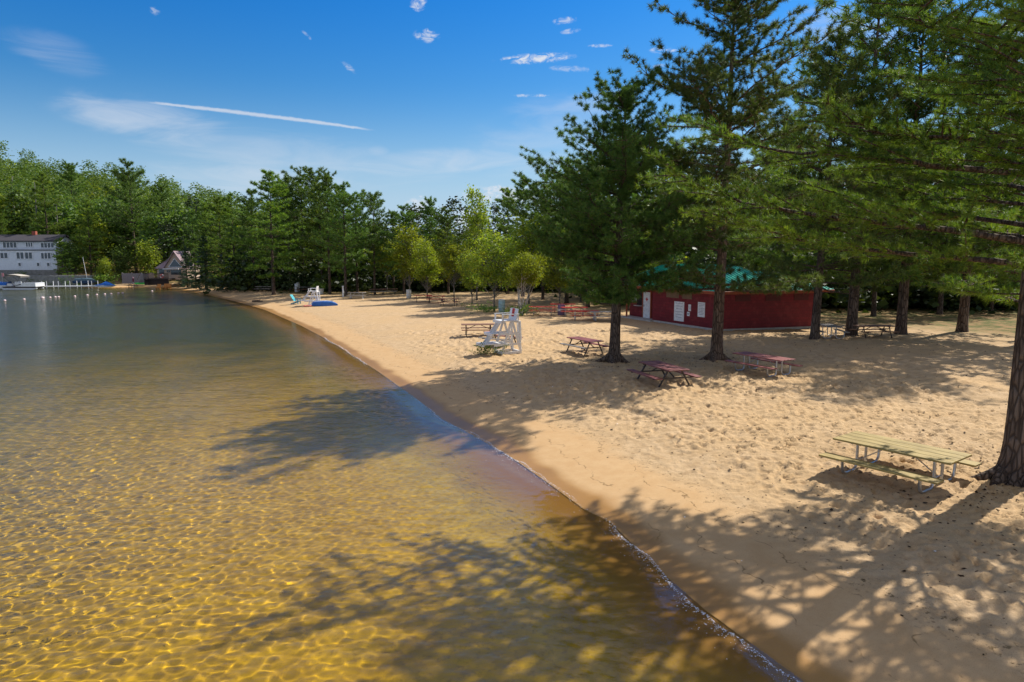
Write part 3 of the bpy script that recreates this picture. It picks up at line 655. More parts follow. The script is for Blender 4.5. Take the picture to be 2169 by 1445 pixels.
def mass(name, spots, lib, label, kind='stuff', mats=None):
    V, Fq, M_, b = [], [], [], 0
    for k, (x, y, z, s, rz, mi) in enumerate(spots):
        lv, lf = lib[mi][0], lib[mi][1]; c_, s_ = math.cos(rz), math.sin(rz)
        P = lv * s; P = np.stack([P[:, 0] * c_ - P[:, 1] * s_ + x, P[:, 0] * s_ + P[:, 1] * c_ + y, P[:, 2] + z], 1)
        V.append(P); Fq.append(lf + b); b += len(P); M_.append(np.full(len(lf), lib[mi][2]))
    me = np_mesh(name, np.concatenate(V), np.concatenate(Fq), False, mats or [M_OAK, M_MAPLE, M_WDARK, M_GOLD], np.concatenate(M_))
    return tag(link(name, me), label, None, None, kind)
def crownlib(seed, H, R_, n, m_, kind=0):
    rg = np.random.RandomState(seed); C = []
    for _ in range(n):
        u = rg.normal(size=3); u /= np.linalg.norm(u); r_ = rg.uniform(.72, 1.05); h = u[2] * r_ * .5 + .5
        if h < .2 and rg.rand() < .5: continue
        C.append([u[0] * r_ * R_, u[1] * r_ * R_, H * (.18 + .82 * h)])
    v, f = leaves(np.array(C), 16, .60, .48, rg, .6); return v, f, m_
lib = [crownlib(1, 14, 4.3, 70, 0), crownlib(2, 13, 3.8, 62, 1), crownlib(3, 16, 4.6, 76, 0), crownlib(4, 12, 3.6, 60, 1), crownlib(5, 17, 3.0, 64, 2), crownlib(6, 12, 3.8, 60, 3)]
rg = np.random.RandomState(33); spots = []
for yy_ in np.arange(150, 262, 6.0):
    for xx_ in np.arange(-300, -38, 6.4):
        x_, y_ = xx_ + rg.uniform(-2.6, 2.6), yy_ + rg.uniform(-2.4, 2.4); zt = gz(x_, y_)
        spots.append((x_, y_, zt - .5, rg.uniform(.8, 1.2), rg.uniform(0, 6.28), rg.choice(6, p=[.28, .18, .22, .1, .13, .09])))
mass('hillside_forest', spots, lib, 'dense green leafy forest covering the hill beyond the lake')
spots = []
for yy_ in (112, 119, 127, 136):
    for xx_ in np.arange(-62, 120, 5.0):
        x_, y_ = xx_ + rg.uniform(-2, 2), yy_ + rg.uniform(-3, 3); 
        if x_ < -38 and y_ < 124: continue
        spots.append((x_, y_, .5, rg.uniform(.62, .95) * (1.0 if x_ < 20 else 1.2), rg.uniform(0, 6.28), rg.choice(6, p=[.25, .25, .1, .15, .2, .05])))
for _ in range(70):
    x_ = rg.uniform(6, 110); y_ = rg.uniform(78, 112); spots.append((x_, y_, .5, rg.uniform(.8, 1.3), rg.uniform(0, 6.28), rg.choice([0, 1, 2, 4])))
mass('distant_woods', spots, lib, 'woods in painted-in shade closing off the park behind the pines', 'stuff', [M_SHADE, M_SHADE, M_SHADE2, M_SHADE])
ul = []
for i in range(2):
    r_ = np.random.RandomState(91 + i); v, f = leaves(r_.normal(0, 1, (26, 3)) * [1.1, 1.1, .45] + [0, 0, .9], 16, .3, .28, r_, .5); ul.append((v, f, (0, 1)[i]))
spots = []
for _ in range(420):
    x_ = rg.uniform(-46, 100); y_ = 102 + rg.uniform(-3, 22) - max(0, x_) * .30 + (8 if x_ < -30 else 0)
    if x_ > 8 and y_ < 66: y_ += 14
    spots.append((x_, y_, .4, rg.uniform(.6, 1.5), rg.uniform(0, 6.28), rg.randint(2)))
for _ in range(330):
    x_ = rg.uniform(12, 105); y_ = rg.uniform(66, 84) + max(0, 30 - x_) * .35
    spots.append((x_, y_, .4, rg.uniform(1.7, 3.1), rg.uniform(0, 6.28), rg.randint(2)))
for _ in range(160):
    x_ = rg.uniform(-42, 14); y_ = rg.uniform(100, 116); spots.append((x_, y_, .4, rg.uniform(1.5, 2.6), rg.uniform(0, 6.28), rg.randint(2)))
mass('undergrowth', spots, ul, 'low dark undergrowth, shade put into its leaf colour, between the trunks at the back of the park', 'stuff', [M_SHADE2, M_SHADE, M_SHADE2, M_SHADE])
# bare pale snags on the hill
for px, D, ty, lab in [(82, 147, 385, 'pale bare dead trunk rising above the white house roof'), (36, 149, 372, 'grey dead conifer with bare twigs left of the pale bare trunk'), (124, 143, 420, 'broken grey trunk just right of the white house roof')]:
    x, y = place(px, D, 5.); z0 = gz(x, y); h = topz(ty, y) - z0; rg = np.random.RandomState(px); ps = [(np.stack([np.linspace(0, .5, 8), np.zeros(8), np.linspace(-.3, h, 8)], 1), np.linspace(.28, .05, 8))]
    for k in range(26):
        zz = rg.uniform(.35, .98) * h; a = rg.uniform(0, 6.28); L = rg.uniform(.6, 1.8); ps.append((np.array([[.5 * zz / h, 0, zz], [.5 * zz / h + math.cos(a) * L * .6, math.sin(a) * L * .6, zz + .1], [.5 * zz / h + math.cos(a) * L, math.sin(a) * L, zz - .2]]), np.array([.04, .03, .01])))
    tv, tf = tubes(ps, 6); o = link('dead_tree', np_mesh('dead_tree', tv, tf, True, [M_BARKG]), None, (x, y, z0)); tag(o, lab, 'dead tree')
# ------------------------------------------------------------------ plain materials
def pm(name, c, rough=.6, spec=.3, metal=0., var=.12, scale=6., bump=0., c2=None, st=(1, 1, 1)):
    m_, g = mat(name); pos = g.scalev(g.n('ShaderNodeTexCoord').outputs['Object'], st); n_ = g.noise(pos, scale, 4, .6)
    a = g.mix(g.smooth(n_, .3, .7), tuple(x * (1 - var) for x in c), c2 or tuple(min(1, x * (1 + var)) for x in c))
    ins = {'Base Color': a, 'Roughness': rough, 'Specular IOR Level': spec, 'Metallic': metal}
    if bump: ins['Normal'] = g.n('ShaderNodeBump', ins={'Height': n_, 'Strength': bump, 'Distance': .02}).outputs[0]
    p = g.n('ShaderNodeBsdfPrincipled', ins=ins); g.nt.links.new(p.outputs[0], g.n('ShaderNodeOutputMaterial').inputs[0]); return m_
W_NEW = pm('new_lumber', (.33, .235, .07), .65, .3, 0, .25, 9, .3, (.47, .35, .12), (.25, 3, 3))
W_RED = pm('worn_red_boards', (.24, .055, .05), .5, .4, 0, .25, 8, .2, (.36, .13, .12), (.25, 2, 2))
W_DRED = pm('dark_red_boards', (.17, .035, .03), .5, .45, 0, .3, 5, .2, (.30, .12, .11), (.4, 1.5, 2))
W_FRED = pm('bright_red_boards', (.50, .045, .03), .5, .4, 0, .2, 5)
W_GREY = pm('weathered_boards', (.33, .30, .27), .75, .2, 0, .2, 7, .2, None, (.25, 2, 2))
W_BRN = pm('brown_boards', (.26, .14, .09), .65, .25, 0, .2, 7, .2, None, (.25, 2, 2))
GALV = pm('galvanised_steel', (.50, .52, .55), .35, .5, .85, .08, 14)
STEEL = pm('dark_steel', (.06, .05, .045), .5, .4, .3, .2, 8)
WHITE = pm('chipped_white_paint', (.74, .74, .76), .55, .3, 0, .06, 7, 0, (.80, .80, .80))
WHITE2 = pm('white_paint', (.78, .79, .80), .5, .3)
RED = pm('signal_red', (.55, .03, .025), .5); BLACK = pm('black_plastic', (.02, .02, .022), .5)
GLASS = pm('window_glass', (.03, .04, .05), .08, .8, 0, .3, .8)
# ------------------------------------------------------------------ picnic tables
def planks(n, L, W, t, z, y0=0., gap=.012):
    m_ = MB(); w = (W - gap * (n - 1)) / n
    for k in range(n): m_.box((0, y0 - W / 2 + w / 2 + k * (w + gap), z - t / 2), (L, w, t))
    return m_
def arc(c, r, a0, a1, n, plane):   # quarter bend in the y-z plane
    return [(plane, c[0] + r * math.cos(a0 + (a1 - a0) * k / n), c[1] + r * math.sin(a0 + (a1 - a0) * k / n)) for k in range(n + 1)]
def table_galv(L=2.44, top=None, seat=None, frame=None):
    P = []
    P.append(('tabletop', planks(4, L, .80, .042, .76).mesh('tabletop', top, bevel=.004)))
    for s in (-1, 1): P.append(('bench', planks(1, L, .25, .042, .45, s * .70).mesh('bench', seat, bevel=.004)))
    for ex in (-1, 1):
        x = ex * L * .33
        for s in (-1, 1):
            pts = [(x, s * .15, .715), (x, s * .15, .17)] + [(x, s * (.15 + .13 - .13 * math.cos(a)), .03 + .13 * (1 - math.sin(a)) + .0) for a in np.linspace(.2, math.pi / 2, 5)]
            pts += [(x, s * (.62 - .13 + .13 * math.sin(a)), .03 + .13 * (1 - math.cos(a))) for a in np.linspace(0, math.pi / 2, 6)] + [(x, s * .64, .405)]
            P.append(('leg_loop', MB().tube(pts, .030, 10).mesh('leg_loop', frame, True)))
        m_ = MB().beam((x, -.36, .705), (x, .36, .705), .04, .03)
        for s in (-1, 1): m_.beam((x, s * .57, .395), (x, s * .80, .395), .04, .03)
        P.append(('crossbar', m_.mesh('crossbar', frame)))
        P.append(('brace', MB().tube([(x, 0, .24), (ex * .18, 0, .70)], .014, 6).tube([(x, -.16, .24), (x, .16, .24)], .014, 6).mesh('brace', frame)))
    return P
def table_a(L=2.0, top=None, seat=None, seat2=None, frame=None):
    P = [('tabletop', planks(4, L, .78, .045, .76).mesh('tabletop', top, bevel=.004))]
    for s, m2 in ((-1, seat2 or seat), (1, seat)): P.append(('bench', planks(1, L, .25, .045, .46, s * .72).mesh('bench', m2, bevel=.004)))
    for ex in (-1, 1):
        x = ex * L * .36
        for s in (-1, 1): P.append(('leg', MB().beam((x, s * .24, .71), (x, s * .60, .0), .05, .045).mesh('leg', frame)))
        P.append(('crossbar', MB().beam((x + .03, -.82, .395), (x + .03, .82, .395), .04, .05).beam((x, -.36, .69), (x, .36, .69), .04, .04).mesh('crossbar', frame)))
        P.append(('brace', MB().beam((x, 0, .40), (ex * .15, 0, .70), .035, .035).mesh('brace', frame)))
    return P
def assemble(name, parts, label, cat, loc, rz, group=None, scale=(1, 1, 1)):
    t = thing(name, label, cat, loc, rz, group); t.scale = scale
    for n_, me in parts: link(n_, me, t)
    return t
def table_at(parts, L, corners, label, gr, gz_=None, wid=.80, loc=None, sz=1.0):
    z0 = .45
    for _ in range(4):
        pts = [Vector(gpt(px, py, z0 + .76 * sz)).to_3d() for px, py in corners]
        c = sum(pts, Vector()) / 4; z0 = gz(c.x, c.y) if gz_ is None else gz_
    lf, lb, rf_, rb = pts
    ax_ = ((rf_ - lf) + (rb - lb)) / 2; wd = ((lb - lf) + (rb - rf_)) / 2
    return assemble('picnic_table', parts, label, 'picnic table', (c.x, c.y, z0), math.atan2(ax_.y, ax_.x), gr, (ax_.length / L, min(1.45, max(.95, wd.length / wid)), sz))
TG = 'picnic tables on the beach'
tA = table_galv(2.44, W_NEW, W_NEW, GALV)
table_at(tA, 2.44, [(1758.4, 926.5), (1819, 913.5), (2010.7, 981.6), (2062, 963)], 'pale greenish new-wood picnic table on bent steel tubes, beside the nearest pine', TG)
tR = table_galv(2.44, W_RED, W_RED, GALV)
table_at(tR, 2.44, [(1553.5, 747.2), (1578.4, 744.2), (1654.4, 764.2), (1685.5, 760.2)], 'red plank picnic table on shiny bent tubes, right of the red pine', TG)
table_at(table_a(2.0, W_DRED, W_DRED, None, STEEL), 2.0, [(1354.3, 765.9), (1391.7, 763.4), (1422.8, 787), (1455.1, 780.8)], 'dark red picnic table on black splayed legs, between the two trunks', TG, wid=.78)
tB = table_a(2.0, W_RED, W_RED, W_GREY, STEEL)
table_at(tB, 2.0, [(1202.9, 714.4), (1222.3, 712.4), (1252.2, 724.3), (1279.6, 721.8)], 'faded red picnic table with one grey bench, left of the pitch pine', TG, wid=.78)
tC = table_a(2.2, W_BRN, W_BRN, None, STEEL)
def tab(parts, px, D, deg, label, s=(1, 1, 1), z=None, gr=TG):
    x, y = place(px, D); return assemble('picnic_table', parts, label, 'picnic table', (x, y, gz(x, y) if z is None else z), R(deg), gr, s)
tab(tC, 1013, 44.3, 6, 'long brown picnic table seen broadside, left of the near lifeguard chair')
tab(tB, 1060, 39.6, -38, 'red picnic table half hidden behind the near lifeguard chair')
FR = 'red tables beside the bathhouse'
tF = table_galv(2.3, W_FRED, W_FRED, GALV)
tab(tF, 1149, 58.8, -4, 'leftmost red table right of the birch stems', gr=FR)
tab(tF, 1192, 62, -3, 'red table standing behind the blue and white barrel', gr=FR)
tab(tF, 1216, 58.0, -2, 'red table between the barrel and the brightest red table', gr=FR)
tab(tF, 1238, 54.4, -2, 'brightest red table, with a grey table touching its right end', gr=FR)
tab(table_galv(2.3, W_GREY, W_GREY, GALV), 1281, 53.4, 2, 'grey-topped table left of the pitch pine trunk near the bathhouse', gr=FR)
FT = 'tables under the far trees'
tab(table_galv(2.3, W_GREY, W_GREY, GALV), 1756, 42.8, 84, 'grey table seen end-on, between two dark trunks', gr=FT)
tab(table_a(2.3, W_BRN, W_BRN, None, STEEL), 1850, 42.6, 3, 'brown table seen broadside between two thick trunks', gr=FT)
tab(table_a(2.0, W_FRED, W_BRN, None, STEEL), 896, 76, 8, 'far red-brown table left of the dark shrub', gr=FT)
tab(table_a(2.0, W_FRED, W_FRED, None, STEEL), 923, 74.5, 6, 'far bright red table at the left edge of the dark shrub', gr=FT)
tab(table_a(2.0, W_DRED, W_DRED, None, STEEL), 951, 70, -8, 'far dark table in the shade in front of the dark shrub', gr=FT)
tab(table_galv(2.2, W_GREY, W_GREY, GALV), 756, 82, 5, 'small grey-white table right of the upturned blue boat', gr=FT)
tab(table_a(2.2, W_BRN, W_GREY, None, STEEL), 800, 90, 4, 'far brown table left of the flag-topped pine trunk', gr=FT)
tab(table_a(2.2, W_BRN, W_GREY, None, STEEL), 824, 91, 4, 'far brown table right of the flag-topped pine trunk', gr=FT)
tab(table_a(2.2, W_GREY, W_BRN, None, STEEL), 643, 97, 8, 'far table with a pale bench behind the blue beach chair', gr=FT)
tab(table_a(2.2, W_GREY, W_GREY, None, STEEL), 558, 100, 8, 'far grey table left of the pale-trunked pine', gr=FT)
# ------------------------------------------------------------------ lifeguard chairs
def lifeguard_parts():
    P = []
    for s in (-1, 1):
        y = s * .50
        P.append(('side_frame', MB().beam((-.78, y, .07), (.50, y, .07), .09, .14).beam((.46, y, .10), (-.10, y, 1.86), .05, .13).beam((-.72, y + s * .052, .10), (-.16, y + s * .052, 1.86), .05, .13)
                  .beam((-.72, y, .14), (-.62, y, 1.86), .09, .10).beam((-.70, y + s * .05, 1.16), (.62, y + s * .05, 1.16), .04, .12).beam((-.72, y + s * .05, .58), (1.0, y + s * .05, .55), .04, .13).mesh('side_frame', WHITE, bevel=.004)))
        P.append(('armrest', MB().beam((-.62, y, 2.26), (.48, y, 2.26), .10, .04).beam((.42, y, 1.90), (.42, y, 2.24), .08, .08, (0, 1, 0)).beam((-.55, y, 1.90), (-.55, y, 2.24), .07, .07, (0, 1, 0)).mesh('armrest', WHITE, bevel=.004)))
        P.append(('stringer', MB().beam((.42, s * .17, 1.84), (.92, s * .17, 1.16), .04, .15).beam((.90, s * .17, 1.14), (1.35, s * .17, .60), .04, .15).mesh('stringer', WHITE, bevel=.003)))
    m_ = planks(5, 1.12, 1.14, .05, 1.92); m_.box((.53, 0, 1.83), (.05, 1.14, .14)).box((-.55, 0, 1.83), (.05, 1.14, .14)); P.append(('seat', m_.mesh('seat', WHITE, bevel=.004)))
    m_ = MB()
    for k in range(5):
        y = -.40 + .20 * k; m_.beam((-.44, y, 1.90), (-.60, y, 2.56), .185, .035, (1, 0, .2))
    P.append(('backrest', m_.mesh('backrest', WHITE)))
    m_ = MB(); [m_.box((.56 + .16 * k, 0, 1.20), (.15, 1.10, .045)) for k in range(4)]; m_.box((1.12, 0, 1.15), (.04, 1.08, .13)).box((.2, 0, 1.15), (.05, .9, .12)); P.append(('upper_step', m_.mesh('upper_step', WHITE, bevel=.003)))
    m_ = MB(); [m_.box((.52 + .17 * k, 0, .62), (.16, 1.14, .05)) for k in range(7)]; m_.box((1.62, 0, .56), (.04, 1.10, .13)).box((.1, 0, .56), (.05, .9, .12)); P.append(('lower_step', m_.mesh('lower_step', WHITE, bevel=.003)))
    P.append(('base_board', MB().box((-.74, 0, .07), (.10, .92, .14)).box((.46, 0, .07), (.10, .92, .14)).mesh('base_board', WHITE)))
    return P
lp = lifeguard_parts()
LG = 'white lifeguard chairs'
x, y = place(1071, 36.6)
lc = assemble('lifeguard_chair', lp, 'tall white wooden lifeguard chair with a small red sign on its back, nearest one', 'lifeguard chair', (x, y, gz(x, y) - .02), R(207), LG, (.93, .93, .94))
link('back_board', MB().beam((-.86, .1, .75), (-.80, .1, 1.85), .5, .03, (1, 0, 0)).mesh('back_board', WHITE), lc)
sg = link('sign', MB().beam((-.475, -.02, 2.06), (-.565, -.02, 2.58), .36, .02, (1, 0, .2)).mesh('sign', WHITE2), lc)
link('sign_face', MB().beam((-.462, -.02, 2.10), (-.548, -.02, 2.56), .29, .012, (1, 0, .2)).mesh('sign_face', RED), sg)
m_ = MB()
for k in range(4): m_.beam((-.447 - .0175 * k, -.12, 2.19 + .092 * k), (-.447 - .0175 * k, .08, 2.19 + .092 * k), .006, .022)
link('lettering', m_.mesh('lettering', pm('faded_letters', (.65, .25, .22))), sg)
x, y = place(664, 73.5)
assemble('lifeguard_chair', lp, 'far white lifeguard chair standing beside the upturned blue boat', 'lifeguard chair', (x, y, gz(x, y)), R(181), LG, (.86, .86, .80))
# upturned rowing boat
BLUE = pm('boat_blue', (.02, .12, .42), .35, .5, 0, .15, 3); HULLW = pm('boat_bottom_grey', (.42, .47, .55), .45, .4)
def boat_hull(L, W, H, n=14, m=9, stern=.8, bow=1.6):
    V = []
    for i in range(n):
        t = i / (n - 1); w = W / 2 * (stern + (1 - stern) * math.sin(math.pi * min(1, t * 1.3) / 2)) * (1 - max(0, (t - .45) / .55) ** bow * .97); h = H * (.8 + .2 * math.sin(math.pi * t)) * (1 - .55 * max(0, (t - .75) / .25) ** 1.5)
        for j in range(m):
            a = math.pi * j / (m - 1); c_, s_ = math.cos(a), math.sin(a); V.append((L * (t - .5), w * math.copysign(abs(c_) ** .6, c_), h * abs(s_) ** .55))
    Fq = [(i * m + j, i * m + j + 1, (i + 1) * m + j + 1, (i + 1) * m + j) for i in range(n - 1) for j in range(m - 1)] + [tuple(range(m)), tuple((n - 1) * m + j for j in range(m - 1, -1, -1))]
    return V, Fq
V, Fq = boat_hull(2.7, 1.25, .52); x, y = place(690, 72.2)
bt_ = thing('rowing_boat', 'small blue rowing boat lying upside down on the sand', 'boat', (x, y, gz(x, y)), R(-10))
MB().add(V, Fq).build('hull', BLUE, bt_, True); link('keel', MB().beam((-1.2, 0, .49), (.9, 0, .55), .05, .04).mesh('keel', HULLW), bt_)
V, Fq = boat_hull(2.55, .72, .565); MB().add(V, Fq).build('bottom_panel', HULLW, bt_, True)
x, y = place(626, 76)
TURQ = pm('turquoise_plastic', (.05, .42, .50), .5)
ch = thing('beach_chair', 'turquoise plastic beach chair on the far sand', 'chair', (x, y, gz(x, y)), R(-8))
def adirondack(parent, m1, m2=None):
    b_ = MB(); [b_.beam((-.05, -.24 + .12 * k, .32), (-.50, -.24 + .12 * k, 1.05), .105, .03, (1, 0, .3)) for k in range(5)]; link('backrest', b_.mesh('backrest', m1), parent)
    b_ = MB(); [b_.box((.02 + .11 * k, 0, .33 + .02 * k), (.10, .56, .03)) for k in range(5)]; link('seat', b_.mesh('seat', m2 or m1), parent)
    for s in (-1, 1):
        link('armrest', MB().box((.12, s * .34, .56), (.70, .12, .03)).mesh('armrest', m2 or m1), parent)
        link('leg', MB().box((.42, s * .30, .28), (.09, .05, .56)).mesh('leg', m2 or m1), parent); link('leg', MB().beam((.40, s * .28, .30), (-.45, s * .28, .04), .04, .12).mesh('leg', m2 or m1), parent)
adirondack(ch, TURQ, pm('blue_plastic', (.03, .24, .36), .5))
x, y = place(646, 71.8)
m_ = MB(); [m_.lathe([(.02, 0), (.20, .03), (.22, .12), (.10, .20), (.02, .22)], (.28 * k, .06 * (k % 2), 0), 9) for k in range(3)]
tag(m_.build('beach_towel', pm('pink_towel', (.55, .20, .16), .9, .1, 0, .3, 8), None, True, loc=(x, y, gz(x, y))), 'crumpled pink towel on the sand under the far lifeguard chair step', 'towel')
x, y = place(546, 82); tag(MB().tube([(-.7, 0, .1), (0, .1, .14), (.6, -.1, .1)], [.10, .12, .07], 7).tube([(0, .1, .15), (.3, .3, .35)], [.04, .02], 5).build('driftwood', M_BARK, None, True, loc=(x, y, gz(x, y))), 'dark driftwood log lying on the far sand', 'log')
# barrels, cans, planter
def barrel(px, D, r_, h, m1, label, band=None, rim=None):
    x, y = place(px, D); t = thing('trash_barrel', label, 'barrel', (x, y, gz(x, y)))
    MB().lathe([(r_ * .96, 0), (r_, .02), (r_, h * .32), (r_ * 1.04, h * .34), (r_, h * .36), (r_, h * .64), (r_ * 1.04, h * .66), (r_, h * .68), (r_, h)], n=18).build('drum', m1, t, True)
    if band: MB().lathe([(r_ * 1.012, h * .40), (r_ * 1.015, h * .60)], n=18).build('band', band, t, True)
    MB().lathe([(r_ * 1.03, h - .03), (r_ * 1.05, h), (r_ * .8, h + .02), (r_ * .75, h - .02)], n=18).build('lid', rim or m1, t, True)
barrel(1189, 59.0, .32, .92, pm('barrel_violet', (.20, .16, .28), .5), 'blue and white trash barrel among the red tables', WHITE2, pm('barrel_lid', (.35, .12, .16)))
barrel(866, 83, .30, 1.0, pm('barrel_white', (.62, .62, .60), .5), 'white trash barrel at the back of the far sand')
barrel(1063, 62, .30, 1.15, pm('barrel_pale_blue', (.35, .52, .55), .5), 'pale blue trash can left of the birch clump', None, WHITE2)
barrel(630, 98, .36, 1.3, WHITE2, 'white box-like bin under the far pines')
x, y = place(678, 92); t = thing('planter', 'white planter of bright green leaves behind the far lifeguard chair', 'planter', (x, y, gz(x, y)))
MB().lathe([(.42, 0), (.55, .75), (.50, .76)], n=14).build('pot', WHITE2, t, True); o = link('plant', bu[1], t, (0, 0, .55)); o.scale = (1.1, 1.1, 1.2)
x, y = place(727, 86); tag(MB().box((0, 0, .65), (.16, .16, 1.3)).box((0, 0, 1.33), (.22, .22, .08)).build('post', WHITE2, None, loc=(x, y, gz(x, y))), 'white wooden post left of the straight dark trunk', 'post')
# ------------------------------------------------------------------ the red bathhouse
bc = Vector((14.05, 46.2, 0)); rd = Vector((.963, .27, 0)); ld = Vector((-.40, .917, 0)); Z0 = .6
m_bl, g = mat('red_blocks'); uvp = g.n('ShaderNodeTexCoord').outputs['Object']
sx_ = g.n('ShaderNodeSeparateXYZ', ins={0: uvp}); hor = g.m('ADD', g.m('MULTIPLY', sx_.outputs[0], 1.0), g.m('MULTIPLY', sx_.outputs[1], 1.0))
cv = g.n('ShaderNodeCombineXYZ', ins={0: hor, 1: sx_.outputs[2]})
bk = g.n('ShaderNodeTexBrick', ins={'Vector': cv.outputs[0], 'Color1': (.21, .018, .026, 1), 'Color2': (.16, .015, .022, 1), 'Mortar': (.09, .010, .013, 1), 'Scale': 1.0, 'Mortar Size': .010, 'Brick Width': .41, 'Row Height': .205, 'Mortar Smooth': .3})
nn_ = g.noise(uvp, 2.0, 4, .6); cc_ = g.mix(g.m('MULTIPLY', g.smooth(nn_, .5, .75), .35), bk.outputs['Color'], (.36, .06, .06))
bb = g.n('ShaderNodeBump', ins={'Height': bk.outputs['Fac'], 'Strength': .5, 'Distance': .01, 'Invert': True} if False else {'Height': g.m('SUBTRACT', 1., bk.outputs['Fac']), 'Strength': .5, 'Distance': .01})
p_ = g.n('ShaderNodeBsdfPrincipled', ins={'Base Color': cc_, 'Roughness': .6, 'Specular IOR Level': .3, 'Normal': bb.outputs[0]}); g.nt.links.new(p_.outputs[0], g.n('ShaderNodeOutputMaterial').inputs[0])
GREEN = pm('green_metal_roof', (.03, .42, .31), .30, .7, 0, .1, 2); FASC = pm('red_brown_fascia', (.30, .075, .035), .6); CONC = pm('concrete', (.45, .43, .40), .85, .2, 0, .12, 4)
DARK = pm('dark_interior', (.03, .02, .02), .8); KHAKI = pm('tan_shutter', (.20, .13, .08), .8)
bh_ = thing('bathhouse', 'long low red block building with a green metal roof', 'building', (0, 0, 0))
def P2(a, b, z): v = bc + rd * a + ld * b; return Vector((v.x, v.y, Z0 + z))
def wallseg(m_, a0, b0, a1, b1, z0, z1, t=.20, inward=None):
    p, q = P2(a0, b0, 0), P2(a1, b1, 0); dd = (q - p).normalized(); nrm = Vector((-dd.y, dd.x, 0)) if inward is None else inward
    m_.prism([p + Vector((0, 0, z0)), q + Vector((0, 0, z0)), q + nrm * t + Vector((0, 0, z0)), p + nrm * t + Vector((0, 0, z0))], (0, 0, z1 - z0))
RW, LW, EZ = 7.9, 11.9, 2.78
w = MB(); wallseg(w, 0, 0, RW, 0, .1, EZ); wallseg(w, .2, 0.0, .2, 7.7, .1, EZ); wallseg(w, .2, 7.7, .6, 7.7, .1, EZ); wallseg(w, .8, 7.7, .8, LW, .1, EZ); wallseg(w, RW, 0.2, RW, LW, .1, EZ); wallseg(w, .8, LW, RW - .2, LW, .1, EZ); w.build('wall', m_bl, bh_)
w = MB(); wallseg(w, -.04, -.04, RW + .04, -.04, -.3, .13, .3); wallseg(w, .26, .26, .26, 7.5, -.3, .13, .3); w.build('foundation', CONC, bh_)
w = MB(); w.prism([P2(-.3, 7.5, -.25), P2(.75, 7.5, -.25), P2(.75, LW, -.25), P2(-.3, LW, -.25)], (0, 0, .37)); w.build('porch_floor', CONC, bh_)
# roof: hip towards the beach, gable at the far end
oh = .65; rz_ = 4.4; m0 = RW / 2
A = [P2(-oh, -oh, EZ), P2(RW + oh, -oh, EZ), P2(RW + oh, LW + .3, EZ), P2(-oh, LW + .3, EZ), P2(m0, 3.9, rz_), P2(m0, LW + .3, rz_)]
rf = MB(); rf.add([tuple(v) for v in A] + [tuple(v - Vector((0, 0, .06))) for v in A], [(0, 1, 4), (1, 2, 5, 4), (0, 4, 5, 3), (6, 10, 7), (7, 10, 11, 8), (6, 9, 11, 10), (0, 6, 7, 1), (1, 7, 8, 2), (2, 8, 11, 5), (3, 5, 11, 9), (0, 3, 9, 6)])
def seam(p, q): rf.beam(p + Vector((0, 0, .03)), q + Vector((0, 0, .03)), .05, .06)
for k in np.arange(-oh + .15, RW + oh, .30):      # seams of the hip face
    t_ = 1 - abs(k - m0) / (m0 + oh); seam(P2(k, -oh, EZ), P2(k, -oh + t_ * (3.9 + oh), EZ + t_ * (rz_ - EZ)))
for b_ in np.arange(-oh + .15, LW + .3, .30):
    t_ = min(1, (b_ + oh) / (3.9 + oh))
    seam(P2(-oh, b_, EZ), P2(-oh + t_ * (m0 + oh), b_, EZ + t_ * (rz_ - EZ)))
roof = rf.build('roof', GREEN, bh_)
fa = MB(); 
for p, q in ((A[0], A[1]), (A[3], A[0]), (A[1], A[2])): fa.beam(p - Vector((0, 0, .16)), q - Vector((0, 0, .16)), .04, .20)
fa.build('fascia', FASC, bh_)
MB().prism([P2(-oh + .05, -oh + .05, EZ - .10), P2(RW + oh - .05, -oh + .05, EZ - .10), P2(RW + oh - .05, LW + .2, EZ - .10), P2(-oh + .05, LW + .2, EZ - .10)], (0, 0, .03)).build('soffit', FASC, bh_)
gab = MB(); gab.prism([P2(-.2, LW + .05, EZ - .1), P2(RW, LW + .05, EZ - .1), P2(m0, LW + .05, rz_ - .15)], (ld * .1)); gab.build('gable', FASC, bh_)
def onleft(b0, b1, z0, z1, mtl, name, a=-.0, t=.04, parent=bh_):
    return MB().prism([P2(a, b0, z0), P2(a, b1, z0), P2(a - t, b1, z0), P2(a - t, b0, z0)], (0, 0, z1 - z0)).build(name, mtl, parent)
MB().prism([P2(-.15, 11.1, .1), P2(-.05, 11.1, .1), P2(-.05, 11.2, .1), P2(-.15, 11.2, .1)], (0, 0, EZ - .3)).build('porch_post', FASC, bh_)
MB().beam(P2(-.1, 9.9, 1.3), P2(-.1, 11.9, 1.3), .05, .05).build('porch_rail', FASC, bh_)
dr = onleft(8.85, 9.8, .12, 2.2, WHITE2, 'door', .6, .06)
cr = MB(); c0 = P2(.53, 9.3, 1.62); cr.beam(c0 - ld * .15, c0 + ld * .15, .02, .09).beam(c0 - Vector((0, 0, .15)), c0 + Vector((0, 0, .15)), .02, .09, tuple(ld)); link('red_cross', cr.mesh('red_cross', RED), dr)
hd = MB(); hd.beam(P2(.52, 9.68, 1.0), P2(.52, 9.68, 1.18), .03, .03, tuple(ld)); link('handle', hd.mesh('handle', STEEL), dr)
onleft(8.7, 8.84, .12, 2.3, FASC, 'door_frame', .6, .08); onleft(9.81, 9.93, .12, 2.3, FASC, 'door_frame', .6, .08)
sw = onleft(9.98, 10.75, 1.1, 2.25, DARK, 'serving_window', .6, .03); link('counter', MB().prism([P2(.3, 9.95, 1.02), P2(.55, 9.95, 1.02), P2(.55, 10.8, 1.02), P2(.3, 10.8, 1.02)], (0, 0, .06)).mesh('counter', CONC), sw)
